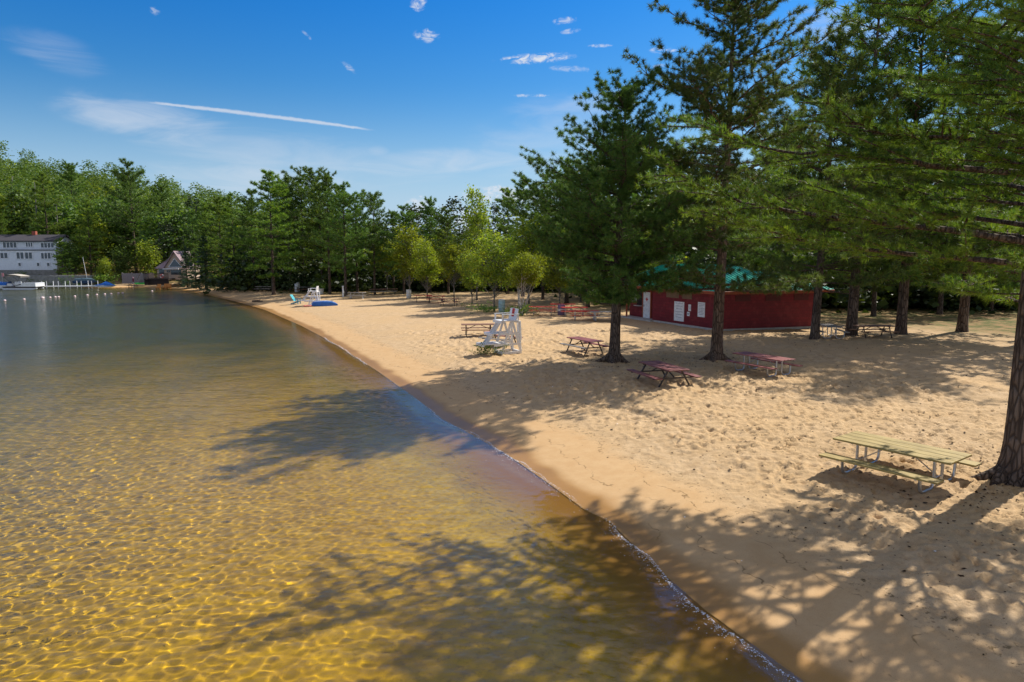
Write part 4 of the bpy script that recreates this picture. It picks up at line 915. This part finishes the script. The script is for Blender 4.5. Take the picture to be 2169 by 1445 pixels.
onleft(2.9, 4.0, 2.0, 2.45, KHAKI, 'vent_panel', 0., .03); onleft(4.4, 5.9, 2.0, 2.45, KHAKI, 'vent_panel', 0., .03)
for a0 in (1.2, 3.6, 5.9):
    MB().prism([P2(a0, -.03, 2.0), P2(a0 + 1.2, -.03, 2.0), P2(a0 + 1.2, 0, 2.0), P2(a0, 0, 2.0)], (0, 0, .42)).build('vent_panel', pm('dark_red_panel', (.10, .02, .02)), bh_)
gu = MB(); gu.tube([A[3] - Vector((0, 0, .08)) - rd * .06, A[0] - Vector((0, 0, .10)) - rd * .06], .05, 8).tube([A[0] - Vector((0, 0, .1)) - ld * .06, A[1] - Vector((0, 0, .08)) - ld * .06], .05, 8)
gu.tube([P2(-.06, .12, EZ - .2), P2(-.06, .12, .15)], .04, 8); gu.build('gutter', FASC, bh_)
# notices on the walls
NG = 'notices on the bathhouse wall'
TXT = pm('print_grey', (.30, .32, .36))
def notice(b0, b1, z0, z1, label, a=-.0, lines=6, ring=False):
    o = onleft(b0, b1, z0, z1, WHITE2, 'notice_board', a, .03, None); tag(o, label, 'notice', NG)
    m_ = MB(); 
    for k in range(lines):
        z = z1 - .12 - k * (z1 - z0 - .2) / max(1, lines); f_ = .12 + .05 * (k % 3)
        m_.beam(P2(a - .035, b0 + (b1 - b0) * f_, z), P2(a - .035, b1 - (b1 - b0) * f_, z), .008, .028)
    if ring:
        c = P2(a - .036, (b0 + b1) / 2, (z0 + z1) / 2 + .1); m_.tube([c + ld * .2 * math.cos(q) + Vector((0, 0, .24 * math.sin(q))) for q in np.linspace(0, 6.28, 20)], .03, 5); m_.beam(c - Vector((0, 0, .1)), c + Vector((0, 0, .1)), .02, .12, tuple(ld))
    link('print', m_.mesh('print', TXT), o)
notice(3.75, 4.9, .32, 1.75, 'tall white notice lowest on the red wall, partly behind a pine bough')
notice(2.98, 3.25, 1.15, 1.62, 'small white sheet, the upper of two taped to the red wall', lines=3)
notice(3.10, 3.38, .78, 1.08, 'small white sheet, the lower of two taped to the red wall', lines=3)
notice(1.45, 2.2, .82, 1.86, 'white notice with lines of print, nearest the corner and the red pine', lines=8)
notice(10.85, 11.55, 1.35, 2.35, 'white sign with a round dark emblem beside the porch post', .6, 0, True)
notice(11.65, 11.85, 1.35, 1.85, 'small white sheet at the shaded far end of the porch wall', .6, 2)
# ------------------------------------------------------------------ far shore: white house, cabin, dock, boats
def zat(py, D): return CAMZ + ray(CX, py).z / ray(CX, py).y * D
SID = pm('white_siding', (.72, .77, .84), .6, .3, 0, .05, 3); SHING = pm('dark_shingles', (.07, .065, .075), .85, .2, 0, .25, 8); STONE = pm('grey_foundation', (.25, .25, .24), .9, .2, 0, .2, 2)
TRIM = pm('house_trim', (.80, .82, .86), .5); BRICK = pm('red_brick', (.35, .10, .07), .8); CREAM = pm('cream_boards', (.55, .42, .33), .7, .2, 0, .12, 6, 0, None, (.3, .3, 4)); MROOF = pm('mauve_roof', (.28, .20, .22), .45, .5, 0, .1, 3)
DECK = pm('dark_stained_wood', (.035, .022, .020), .7); ORANGE = pm('orange_cedar', (.45, .18, .04), .6); GREY = pm('grey_fence_boards', (.20, .19, .21), .85, .2, 0, .2, 9, 0, None, (3, 3, .2))
class Frame:
    """local frame on a building face: u along the face, z up, w outwards"""
    def __init__(s, o, rz): s.o = Vector(o); s.c, s.s = math.cos(rz), math.sin(rz)
hx, hy = place(122, 133, 2.0); HR = R(4); hz = zat(588, 133)
house = thing('lake_house', 'big three-storey white house with a dark roof on a grey stone base', 'house', (hx, hy, hz), HR)
L_, W_ = 17.5, 7.0; z1, z2, z3, z4 = zat(572, 133) - hz, zat(530, 133) - hz, zat(511, 133) - hz, zat(498, 133) - hz
MB().box((-L_ / 2, W_ / 2, z1 / 2 - .5), (L_ - .1, W_ - .1, z1 + 1)).build('foundation', STONE, house)
MB().box((-L_ / 2, W_ / 2, (z1 + z2) / 2), (L_, W_, z2 - z1)).build('lower_wall', SID, house)
MB().box((-L_ / 2, W_ / 2 + .35, (z2 + z3) / 2), (L_ - .5, W_ - .7, z3 - z2)).add([(0 - .25, .7, z3), (0 - .25, W_, z3), (-.25, W_ / 2 + .35, z4 - .1), (-.35, .7, z3), (-.35, W_, z3), (-.35, W_ / 2 + .35, z4 - .1)], [(0, 1, 2), (3, 5, 4), (0, 2, 5, 3), (1, 4, 5, 2), (0, 3, 4, 1)]).build('upper_wall', SID, house)
rf = MB(); e_ = .45; yr = W_ / 2 + .35
rf.add([(-L_, .7 - e_, z3 - .1), (.15, .7 - e_, z3 - .1), (.15, yr, z4), (-L_, yr, z4), (.15, W_ + e_, z3 - .1), (-L_, W_ + e_, z3 - .1), (-L_, .7 - e_, z3 + .08), (.15, .7 - e_, z3 + .08), (.15, yr, z4 + .18), (-L_, yr, z4 + .18), (.15, W_ + e_, z3 + .08), (-L_, W_ + e_, z3 + .08)],
       [(6, 7, 8, 9), (9, 8, 10, 11), (0, 3, 2, 1), (3, 5, 4, 2), (0, 1, 7, 6), (1, 2, 8, 7), (2, 4, 10, 8), (4, 5, 11, 10), (0, 6, 9, 3), (3, 9, 11, 5)])
r_o = rf.build('roof', SHING, house); link('chimney', MB().box((-5.9, yr, z4 + .2), (.7, .6, 1.3)).mesh('chimney', BRICK), r_o)
MB().box((-L_ / 2, .25, z2 + .02), (L_, .9, .16)).build('skirt_roof', SHING, house)
MB().box((-L_ / 2, -.04, z2 - .22), (L_, .05, .26)).build('trim_board', TRIM, house)
def win(parent, x0, x1, za, zb, n, y=-.0, dy=-1):
    wf = MB(); w_ = (x1 - x0); cx_ = (x0 + x1) / 2
    wf.box((cx_, y + dy * .05, zb + .05), (w_ + .2, .1, .1)).box((cx_, y + dy * .05, za - .05), (w_ + .2, .1, .1))
    for k in range(n + 1): wf.box((x0 + w_ * k / n, y + dy * .05, (za + zb) / 2), (.12, .1, zb - za))
    o = wf.build('window', TRIM, parent); link('pane', MB().box((cx_, y + dy * .02, (za + zb) / 2), (w_, .04, zb - za)).mesh('pane', GLASS), o)
def hxp(px): return (px - 115) * 133 / F
for a, b, ya, yb, n in [(6, 34, 524.5, 513.5, 4), (52, 66, 522.5, 514, 3), (82, 109, 524.5, 515, 4)]: win(house, hxp(a), hxp(b), zat(ya, 133) - hz, zat(yb, 133) - hz, n, .7)
for a, b, ya, yb, n in [(-12, 19, 547, 536, 4), (36, 51, 548, 535, 2), (53, 68, 548, 535, 2), (85, 105, 548, 536, 3)]: win(house, hxp(a), hxp(b), zat(ya, 133) - hz, zat(yb, 133) - hz, n)
for a in (38, 75, 95.5): win(house, hxp(a), hxp(a + 6), zat(563.5, 133) - hz, zat(557, 133) - hz, 1)
for yy_, zz_ in ((2.2, z2 - 1.6), (4.8, z2 - 1.6), (3.6, z3 - .9)):
    MB().box((.03 if zz_ < z2 else -.22, yy_, zz_), (.08, .9, 1.1)).build('side_window', GLASS, house)
wx_, wy_ = place(40, 127.5, 1.0); tag(MB().box((-11, 0, -.3), (50, 1.0, 2.5)).box((-11, .2, 1.0), (50.2, .9, .18)).build('retaining_wall', STONE, None, loc=(wx_, wy_, 1.0)), 'low grey stone retaining wall below the white house', 'wall')
for k, (px, s_, lab) in enumerate([(98, 1.6, 'dark bush on the bank under the right end of the white house'), (115, 1.4, 'olive bush left of the small sailing boat'), (145, 1.7, 'green bush directly behind the dock posts'), (40, 2.2, 'bush hiding the bottom left part of the white house'), (222, 2.0, 'bush behind the blue-covered watercraft'), (206, 1.8, 'bush on the bank right of the dock end')]):
    shrub(px, 128.5 if k != 3 else 130.5, s_ * 1.3, lab, k % 2, 'bush')
# dock
dx0, dy0 = place(85, 119.5, .3); dx1, dy1 = place(207, 121.5, .3); dl = math.hypot(dx1 - dx0, dy1 - dy0)
dock = thing('dock', 'low white dock with paired white posts running to the shore', 'dock', (dx0, dy0, 0), math.atan2(dy1 - dy0, dx1 - dx0))
MB().box((dl / 2, 0, .38), (dl, 1.2, .14)).build('deck', WHITE2, dock)
for k, px in enumerate((86, 102, 110, 126.5, 135, 151, 160, 175, 184, 197, 205)):
    MB().tube([((px - 85) / 122 * dl, -.62 if k % 2 else .62, -.9), ((px - 85) / 122 * dl, -.62 if k % 2 else .62, 1.3)], .05, 8).build('post', WHITE2, dock)
# pontoon boat
x, y = place(50, 116, 0); pb_ = thing('pontoon_boat', 'white and grey pontoon boat with a raised tan canopy', 'boat', (x, y, 0), R(2))
ALU = pm('boat_silver', (.55, .57, .60), .35, .5, .5); TAN = pm('tan_canvas', (.48, .44, .38), .8); BLU2 = pm('blue_cover', (.02, .15, .55), .6); NAVY = pm('dark_blue_cloth', (.03, .07, .16), .7)
for s in (-1, 1): MB().tube([(-2.7, s * .85, .10), (2.3, s * .85, .10), (2.8, s * .85, .24)], [.32, .32, .12], 12).build('pontoon', ALU, pb_, True)
MB().box((0, 0, .48), (5.5, 2.4, .12)).build('deck', STEEL, pb_)
MB().box((1.1, -1.18, .78), (3.4, .05, .46)).box((1.1, 1.18, .78), (3.4, .05, .46)).box((2.78, 0, .78), (.05, 2.3, .46)).build('side_panel', WHITE2, pb_)
MB().box((1.1, -1.18, 1.12), (3.4, .06, .14)).box((1.1, 1.18, 1.12), (3.4, .06, .14)).box((2.78, 0, 1.12), (.06, 2.3, .14)).build('rail', TRIM, pb_)
MB().beam((-.7, -1.18, .6), (.4, -1.18, .98), .05, .22).build('stripe', STEEL, pb_)
MB().box((-1.0, .3, .95), (.7, .9, .8)).box((-1.8, -.4, .8), (.8, .8, .5)).build('seat', WHITE2, pb_, bevel=.08)
cn = MB(); n_ = 9; V = [(-2.6 + 3.1 * i / n_, -1.15 + 2.3 * j / 4, 2.30 + .35 * math.sin(math.pi * i / n_) * (1 - .35 * (j - 2) ** 2 / 4)) for i in range(n_ + 1) for j in range(5)]
V2 = [(a, b, c - .18) for a, b, c in V]; cn.add(V, [(i * 5 + j, (i + 1) * 5 + j, (i + 1) * 5 + j + 1, i * 5 + j + 1) for i in range(n_) for j in range(4)]); cn.add(V2, [(i * 5 + j, i * 5 + j + 1, (i + 1) * 5 + j + 1, (i + 1) * 5 + j) for i in range(n_) for j in range(4)])
cn.build('canopy', TAN, pb_, True); fr_ = MB()
for s in (-1, 1): fr_.tube([(-.6, s * 1.1, .6), (-2.4, s * 1.1, 2.25)], .03, 5).tube([(-.6, s * 1.1, .6), (.3, s * 1.1, 2.3)], .03, 5)
fr_.build('canopy_frame', STEEL, pb_)
MB().box((-2.9, .1, .55), (.35, .4, 1.0)).build('outboard_motor', BLACK, pb_, bevel=.06)
fl = thing('flag', 'small red and white flag on a staff at the stern of the pontoon boat', 'flag', (x - 3.0, y - .6, .5))
MB().tube([(0, 0, 0), (0, 0, 2.4)], .025, 6).build('staff', ALU, fl); MB().box((.12, 0, 2.0), (.36, .03, .62)).build('cloth', pm('red_white_cloth', (.60, .25, .28), .8), fl)
x, y = place(-4, 116, 0); V, Fq = boat_hull(4.2, 1.7, .8); mb_ = thing('motor_boat', 'blue covered motor boat at the left picture edge, left of the pontoon boat', 'boat', (x, y, .75), R(176)); 
o = MB().add([(a, b, -c) for a, b, c in V], [f[::-1] for f in Fq]).build('hull', WHITE2, mb_, True)
V, Fq = boat_hull(4.0, 1.6, .55); MB().add([(a, b, c + .02) for a, b, c in V], Fq).build('cover', BLU2, mb_, True)
MB().box((-2.25, 0, .1), (.4, .4, 1.1)).build('outboard_motor', NAVY, mb_, bevel=.08); MB().box((.3, 0, .75), (.06, 1.1, .5)).build('windscreen', TRIM, mb_)
x, y = place(182, 126, 0); V, Fq = boat_hull(4.0, 1.4, .6); sb = thing('sailing_boat', 'small dark sailing boat with a bare pale mast, drawn up behind the dock', 'boat', (x, y, 1.15), R(8))
MB().add([(a, b, -c) for a, b, c in V], [f[::-1] for f in Fq]).build('hull', NAVY, sb, True); V, Fq = boat_hull(3.4, 1.2, .5); MB().add(V, Fq).build('cover', pm('grey_blue_cover', (.10, .16, .20), .7), sb, True)
MB().tube([(.35, 0, 0), (-.15, 0, 4.3)], [.05, .03], 7).build('mast', WHITE2, sb)
x, y = place(222, 117.5, 0); zz_ = max(.2, gz(x, y)); ps_ = thing('personal_watercraft', 'jet craft under a bright blue cover, beached beside the dock', 'watercraft', (x, y, zz_), R(6)); V, Fq = boat_hull(3.7, 1.25, .42)
MB().add([(a, b, -c + .5) for a, b, c in V], [f[::-1] for f in Fq]).build('hull', WHITE2, ps_, True)
pr = MB(); V = []; prof = [(-1.7, .45, .40), (-1.0, .62, .50), (-.3, .85, .52), (.25, 1.12, .50), (.7, 1.02, .52), (1.2, .70, .42), (1.75, .48, .12)]
for xx_, h_, w_ in prof: V += [(xx_, w_ * math.cos(math.pi * j / 8) * 1.15, .42 + (h_ - .42) * math.sin(math.pi * j / 8) ** .7) for j in range(9)]
pr.add(V, [(i * 9 + j, i * 9 + j + 1, (i + 1) * 9 + j + 1, (i + 1) * 9 + j) for i in range(6) for j in range(8)] + [tuple(range(9)), tuple(6 * 9 + j for j in range(8, -1, -1))]); pr.build('cover', BLU2, ps_, True)
# swimming-line floats
bo = MB().lathe([(.03, -.14), (.13, -.08), (.17, 0), (.13, .09), (.03, .14)], n=10).mesh('float', pm('pinkish_white_float', (.72, .55, .55), .5), True)
BL_ = ['float nearest the left picture edge', 'second float from the left, alone below the pontoon boat', 'larger float below the bow of the pontoon boat', 'float right of the largest one', 'left float of the close pair', 'right float of the close pair', 'float alone below the middle of the dock',
       'float below the right part of the dock', 'float just left of the blue-covered craft', 'float directly below the blue-covered craft', 'float right below the bow of the blue-covered craft', 'float one step right of the blue-covered craft', 'small float nearest the sandy shore in the left row', 'single small float off the gabled cabin']
for k, ((px, py), lab) in enumerate(zip([(10, 637.5), (51, 635), (90, 632), (106, 631), (117, 630), (124, 630), (158.5, 628.5), (185, 626), (205, 625), (222, 624), (235.5, 623), (251, 622), (260, 621.5), (322, 617.5)], BL_)):
    x, y = gpt(px, py, 0); o = link('float', bo, None, (x, y, .04)); o.scale = ((1.5 if k == 2 else 1.0),) * 3; tag(o, lab, 'float', 'swimming-line floats')
# fence, kayak, boards, small table and folded parasol
x, y = place(259, 128, 1.); x2, y2 = place(320, 126.5, 1.); L = math.hypot(x2 - x, y2 - y); fz = zat(600, 127.5)
fe = thing('fence', 'grey board fence left of the gabled cabin', 'fence', (x, y, fz), math.atan2(y2 - y, x2 - x))
pn = MB(); n_ = int(L / .19)
for k in range(n_): pn.box((k * .19 + .09, 0, .85 + .03 * ((k * 7) % 3)), (.175, .04, 1.9))
pn.build('panel', GREY, fe)
for k in range(4): MB().box((L * k / 3, .08, .9), (.12, .12, 2.1)).build('post', GREY, fe)
x, y = place(322, 126, 1.); tag(MB().box((0, 0, .9), (.9, .1, 2.0)).box((0, -.08, .95), (.5, .04, .9)).build('gate', CREAM, None, loc=(x, y, fz)), 'pale wooden gate panel at the right end of the grey fence', 'gate')
x, y = place(298, 125, 1.); V, Fq = boat_hull(2.2, .62, .34, stern=.2, bow=2.2); o = MB().add(V, Fq).build('kayak', pm('kayak_green', (.03, .55, .04), .4, .5), None, True, loc=(x, y, gz(x, y) + .35)); tag(o, 'bright green kayak lying in front of the grey fence', 'kayak')
for px, py, lab in [(293, 121, 'white board lying on the sand below the green kayak'), (327, 119, 'white board lying on the sand left of the cabin deck')]:
    x, y = place(px, py, .8); V, Fq = boat_hull(1.5, .5, .14, stern=.4); tag(MB().add(V, Fq).build('paddle_board', WHITE2, None, True, loc=(x, y, gz(x, y) + .02)), lab, 'board')
x, y = place(281, 123.5, 1.); gt = gz(x, y); assemble('picnic_table', table_a(1.6, DECK, DECK, None, DECK), 'small dark table on the sand in front of the grey fence', 'picnic table', (x, y, gt), 0, None, (.9, .9, .9))
pa = thing('parasol', 'folded dark parasol with a pinkish top at the small dark table', 'parasol', (x + .05, y + .1, gt)); MB().tube([(0, 0, 0), (0, 0, 1.4)], .03, 6).build('pole', WHITE2, pa); MB().lathe([(.05, 1.0), (.16, 1.2), (.13, 1.7), (.05, 1.95)], n=9).build('canopy', pm('maroon_cloth', (.14, .03, .06), .8), pa, True); MB().lathe([(.14, 1.7), (.12, 1.9), (.03, 2.0)], n=9).build('cap', pm('pink_cap', (.50, .30, .34), .8), pa, True)
# cabin
cx_, cy_ = place(373, 122, 1.); cz_ = zat(589, 122)
cb_ = thing('cabin', 'small cream cabin with a steep gable and triangular window', 'house', (cx_, cy_, cz_), R(6)); s_ = 122 / F
def q(px, py): return ((px - 373) * s_, zat(py, 122) - cz_)
gx0, ge = q(351, 567); gx1, _ = q(395, 567); ga, gt_ = q(373, 533)
MB().prism([(gx0, 0, -.3), (gx1, 0, -.3), (gx1, 0, ge), (ga, 0, gt_ - .1), (gx0, 0, ge)], (0, 7, 0)).build('wall', CREAM, cb_)
rr_ = MB()
for sx2, (ex_, ez_) in ((-1, q(350.5, 568)), (1, q(396, 568))):
    rr_.prism([(ga, -.5, gt_ + .12), (ex_, -.5, ez_ + .0), (ex_, -.5, ez_ - .14), (ga, -.5, gt_ - .06)], (0, 7.8, 0))
rr_.build('roof', MROOF, cb_)
tw = [q(360, 566), q(387, 566), q(373, 548)]; wo = MB().prism([(tw[0][0], -.06, tw[0][1]), (tw[1][0], -.06, tw[1][1]), (tw[2][0], -.06, tw[2][1])], (0, .05, 0)).build('window', GLASS, cb_)
lf_ = MB(); [lf_.beam((a[0], -.08, a[1]), (b[0], -.08, b[1]), .07, .09, (0, 1, 0)) for a, b in ((tw[0], tw[1]), (tw[1], tw[2]), (tw[2], tw[0]))]; link('frame', lf_.mesh('frame', TRIM), wo)
a_, b_ = q(352, 569.5), q(384, 569.5); MB().box(((a_[0] + b_[0]) / 2, -.55, a_[1]), (b_[0] - a_[0], 1.1, .14)).build('awning', TRIM, cb_)
for p_, q_ in ((q(364, 582), q(384, 572)),): MB().box(((p_[0] + q_[0]) / 2, -.03, (p_[1] + q_[1]) / 2), (q_[0] - p_[0], .06, q_[1] - p_[1])).build('glass_door', GLASS, cb_)
for px in (357, 361): p_ = q(px, 576); MB().box((p_[0], -.04, p_[1] + .1), (.24, .06, .35)).build('small_window', GLASS, cb_)
w0, _ = q(334, 570); MB().box(((w0 + gx0) / 2, 3.0, (ge - .55) / 2 - .15), (gx0 - w0, 5, ge + .0)).build('wing_wall', CREAM, cb_)
wa_, wb_ = q(331, 569.5), q(352, 569.5); wt = q(353, 545); MB().prism([(wa_[0], .2, wa_[1]), (wb_[0], .2, wb_[1]), (wt[0], 3, wt[1])], (0, 0, .12)).add([(wa_[0], .2, wa_[1]), (wt[0], 3, wt[1] + .1), (wa_[0] + .3, 6, wa_[1])], [(0, 1, 2)]).build('wing_roof', MROOF, cb_)
p_ = q(343, 575); MB().box((p_[0], .45, p_[1]), (.85, .1, .75)).build('wing_window', GLASS, cb_)
p_ = q(357.5, 545); ch_ = MB().box((p_[0], 3.2, p_[1]), (.35, .4, 1.3)).build('chimney', pm('yellow_brick', (.50, .34, .10), .8), cb_); link('cap', MB().box((p_[0], 3.2, p_[1] + .75), (.42, .46, .22)).mesh('cap', TRIM), ch_)
p0_, p1_ = q(324, 590), q(372, 590); MB().box(((p0_[0] + p1_[0]) / 2, -1.6, -.12), (p1_[0] - p0_[0], 3.2, .16)).build('deck', DECK, cb_)
rl = MB(); rl.box(((p0_[0] + p1_[0]) / 2, -3.15, .85), (p1_[0] - p0_[0], .06, .08)).box(((p0_[0] + p1_[0]) / 2, -3.15, .12), (p1_[0] - p0_[0], .05, .06))
for k in range(30): rl.box((p0_[0] + (p1_[0] - p0_[0]) * k / 29, -3.15, .42), (.06, .05, .95))
rl.build('railing', DECK, cb_)
MB().box(((p0_[0] + p1_[0]) / 2, -3.0, -.65), (p1_[0] - p0_[0], .06, .95)).build('deck_skirt', DECK, cb_)
st_ = MB(); [st_.box((p0_[0] + .2 + .0, -3.3 - .28 * k, -.25 - .2 * k), (1.5, .3, .06)) for k in range(5)]; st_.beam((p0_[0] - .5, -3.3, .85), (p0_[0] - .5, -4.5, -.1), .06, .08).beam((p0_[0] + .95, -3.3, .85), (p0_[0] + .95, -4.5, -.1), .06, .08); st_.build('stairs', DECK, cb_)
c0_ = Vector((cx_, cy_, cz_)) + Matrix.Rotation(R(6), 3, 'Z') @ Vector((q(360, 585)[0], -3.26, .42)); lr = thing('life_ring', 'red and white life ring hung on the cabin deck railing', 'life ring', c0_, R(6))
MB().tube([(.27 * math.cos(a), 0, .27 * math.sin(a)) for a in np.linspace(0, 2 * math.pi, 21)], .075, 8, False).build('ring', pm('ring_pink_red', (.62, .12, .13), .5), lr, True); MB().tube([(.27 * math.cos(a), 0, .27 * math.sin(a)) for a in np.linspace(.3, 1.2, 6)], .08, 8).tube([(.27 * math.cos(a), 0, .27 * math.sin(a)) for a in np.linspace(3.4, 4.3, 6)], .08, 8).build('white_band', WHITE2, lr, True)
for px, lab in ((335.5, 'orange wooden chair nearest the cabin stairs'), (350, 'orange wooden chair in the middle of the three below the deck'), (358, 'orange wooden chair below the life ring')):
    x, y = place(px, 117.0, .8); ac = thing('wooden_chair', lab, 'chair', (x, y, gz(x, y)), R(-80), 'orange chairs below the cabin deck'); adirondack(ac, ORANGE)
# brown house on the slope
x, y = place(247, 152, 6.); hz_ = zat(540, 152); hh = thing('hill_house', 'house half hidden in trees on the slope with a sunlit orange balcony', 'house', (x, y, hz_), R(-8))
MB().box((0, 3, 2.6), (5.6, 6, 7)).build('wall', pm('slate_wall', (.22, .25, .30), .8), hh); MB().prism([(-3.2, -.4, 5.6), (3.2, -.4, 5.6), (0, -.4, 8.0)], (0, 7, 0)).build('roof', pm('light_roof', (.34, .37, .42), .7), hh)
MB().box((.8, -1.0, 2.0), (5.2, 2.0, .2)).box((.8, -1.95, 2.6), (5.2, .08, .9)).build('balcony', ORANGE, hh); MB().box((-1, -.05, 3.6), (1.2, .1, 1.4)).box((1.2, -.05, 3.6), (1.2, .1, 1.4)).build('window', GLASS, hh)
# ------------------------------------------------------------------ small stuff on the sand
rg = np.random.RandomState(77)
def on_ground(n, x0, x1, y0, y1, lo, hi, p=1.0):
    X_ = rg.uniform(x0, x1, n); Y_ = y0 + (y1 - y0) * rg.rand(n) ** p; s_ = shore_sd(X_[None], Y_[None])[0]; k = (s_ > lo) & (s_ < hi); X_, Y_, s_ = X_[k], Y_[k], s_[k]
    ix = np.clip(np.searchsorted(ax, X_), 1, len(ax) - 1); iy = np.clip(np.searchsorted(ay, Y_), 1, len(ay) - 1); return X_, Y_, GZ[iy, ix], s_
GZ = np.empty(len(ax) * len(ay), np.float32); co_ = np.empty(len(gm.vertices) * 3, np.float32); gm.vertices.foreach_get('co', co_); GZ = co_.reshape(-1, 3)[:, 2].reshape(len(ay), len(ax))
DEB = pm('dark_pine_litter', (.045, .028, .018), .9, .1, 0, .4, 30)
def scatter(name, X_, Y_, Z_, size, mtl, label, elong=2.5, flatz=.5):
    V, Fq, b = [], [], 0; N = len(X_); a = rg.uniform(0, 6.28, N); L = size[0] + (size[1] - size[0]) * rg.rand(N) ** 2.5; W = L / rg.uniform(1.1, elong, N)
    base = np.array([(1, 0, 0), (0, 1, 0), (-1, 0, 0), (0, -1, 0), (0, 0, 1), (.6, .6, .35), (-.6, -.6, .35)], float)
    fs = np.array([(0, 5, 4), (5, 1, 4), (1, 2, 4), (2, 6, 4), (6, 3, 4), (3, 0, 4)])
    P = base[None] + rg.normal(0, .18, (N, 7, 3)); P[:, :, 0] *= L[:, None]; P[:, :, 1] *= W[:, None]; P[:, :, 2] *= W[:, None] * flatz
    c_, s_ = np.cos(a)[:, None], np.sin(a)[:, None]; Q = np.stack([P[:, :, 0] * c_ - P[:, :, 1] * s_ + X_[:, None], P[:, :, 0] * s_ + P[:, :, 1] * c_ + Y_[:, None], P[:, :, 2] + Z_[:, None]], -1)
    me = np_mesh(name, Q.reshape(-1, 3), (fs[None] + np.arange(N)[:, None, None] * 7).reshape(-1, 3), False, [mtl]); return tag(link(name, me), label, None, None, 'stuff')
X_, Y_, Z_, s_ = on_ground(9500, -6, 26, 6, 50, 3.0, 60, 1.4)
for tx_, ty_, n_, r_ in ((4.95, 33, 900, 2.6), (9.95, 33.2, 900, 2.6), (11.75, 15.3, 2600, 3.2), (18.7, 42, 500, 3), (21.7, 44, 500, 3)):
    a_ = rg.uniform(0, 6.28, n_); q_ = np.abs(rg.normal(0, r_, n_)) + .4; xx_, yy_ = tx_ + q_ * np.cos(a_), ty_ + q_ * np.sin(a_); ix = np.clip(np.searchsorted(ax, xx_), 1, len(ax) - 1); iy = np.clip(np.searchsorted(ay, yy_), 1, len(ay) - 1)
    X_, Y_, Z_ = np.concatenate([X_, xx_]), np.concatenate([Y_, yy_]), np.concatenate([Z_, GZ[iy, ix]])
scatter('pine_litter', X_, Y_, Z_, (.008, .055), DEB, 'dark pine cones, needles and twigs scattered over the sand', 3.5, .8)
X_, Y_, Z_, s_ = on_ground(16000, -8, 14, 6, 40, 1.9, 3.5, 1.3); k = (vnoise(X_ * .9, Y_ * .9, 61) > .08) & (vnoise(X_ * 4, Y_ * 4, 62) > -.05) & (abs(s_ - 2.6 - vnoise(X_ * .5, Y_ * .5, 63) * 1.6) < .28)
scatter('beach_wrack', X_[k], Y_[k], Z_[k], (.006, .035), pm('wrack', (.07, .05, .02), .9, .1, 0, .4, 20), 'thin broken line of dark plant bits left by the waves', 3, .5)
X_, Y_, Z_, s_ = on_ground(70, -2, 14, 6, 30, .8, 7, 1.3)
scatter('shells', X_, Y_, Z_, (.010, .035), WHITE2, 'few white shells and bits on the damp sand', 2, .6)
# foam along the edge of the water
FM, g = mat('foam'); p_ = g.n('ShaderNodeBsdfPrincipled', ins={'Base Color': (.85, .85, .88, 1), 'Roughness': .35, 'Specular IOR Level': .6}); g.nt.links.new(p_.outputs[0], g.n('ShaderNodeOutputMaterial').inputs[0])
seg = np.linalg.norm(np.diff(SH, axis=0), axis=1); cum = np.concatenate([[0], np.cumsum(seg)]); FX, FY = [], []
N = 12000; t_ = cum[1] + (rg.rand(N) ** 1.25) * 52; cxs = np.interp(t_, cum, SH[:, 0]); cys = np.interp(t_, cum, SH[:, 1])
tx = np.interp(t_ + .3, cum, SH[:, 0]) - np.interp(t_ - .3, cum, SH[:, 0]); ty = np.interp(t_ + .3, cum, SH[:, 1]) - np.interp(t_ - .3, cum, SH[:, 1]); tl_ = np.hypot(tx, ty); nx_, ny_ = ty / tl_, -tx / tl_
den = np.clip(vnoise(t_ * .45, t_ * 0 + 3, 64) * 3.2 + .6, .03, 1); wig = vnoise(t_ * .8, t_ * 0, 65) * .34 + vnoise(t_ * 2.7, t_ * 0, 66) * .12 + vnoise(t_ * 9, t_ * 0, 67) * .04
off = -.02 + wig * .6 - np.abs(rg.normal(0, .035, N)) - (rg.rand(N) < .35) * rg.exponential(.10, N); k = rg.rand(N) < den
X_, Y_ = (cxs + nx_ * off)[k], (cys + ny_ * off)[k]
scatter('foam', X_, Y_, np.maximum(.004, .6 * (1 - np.exp(-np.maximum(off[k], 0) / 4)) + .004), (.004, .017), FM, 'thin broken line of white foam along the water edge', 1.8, .35)
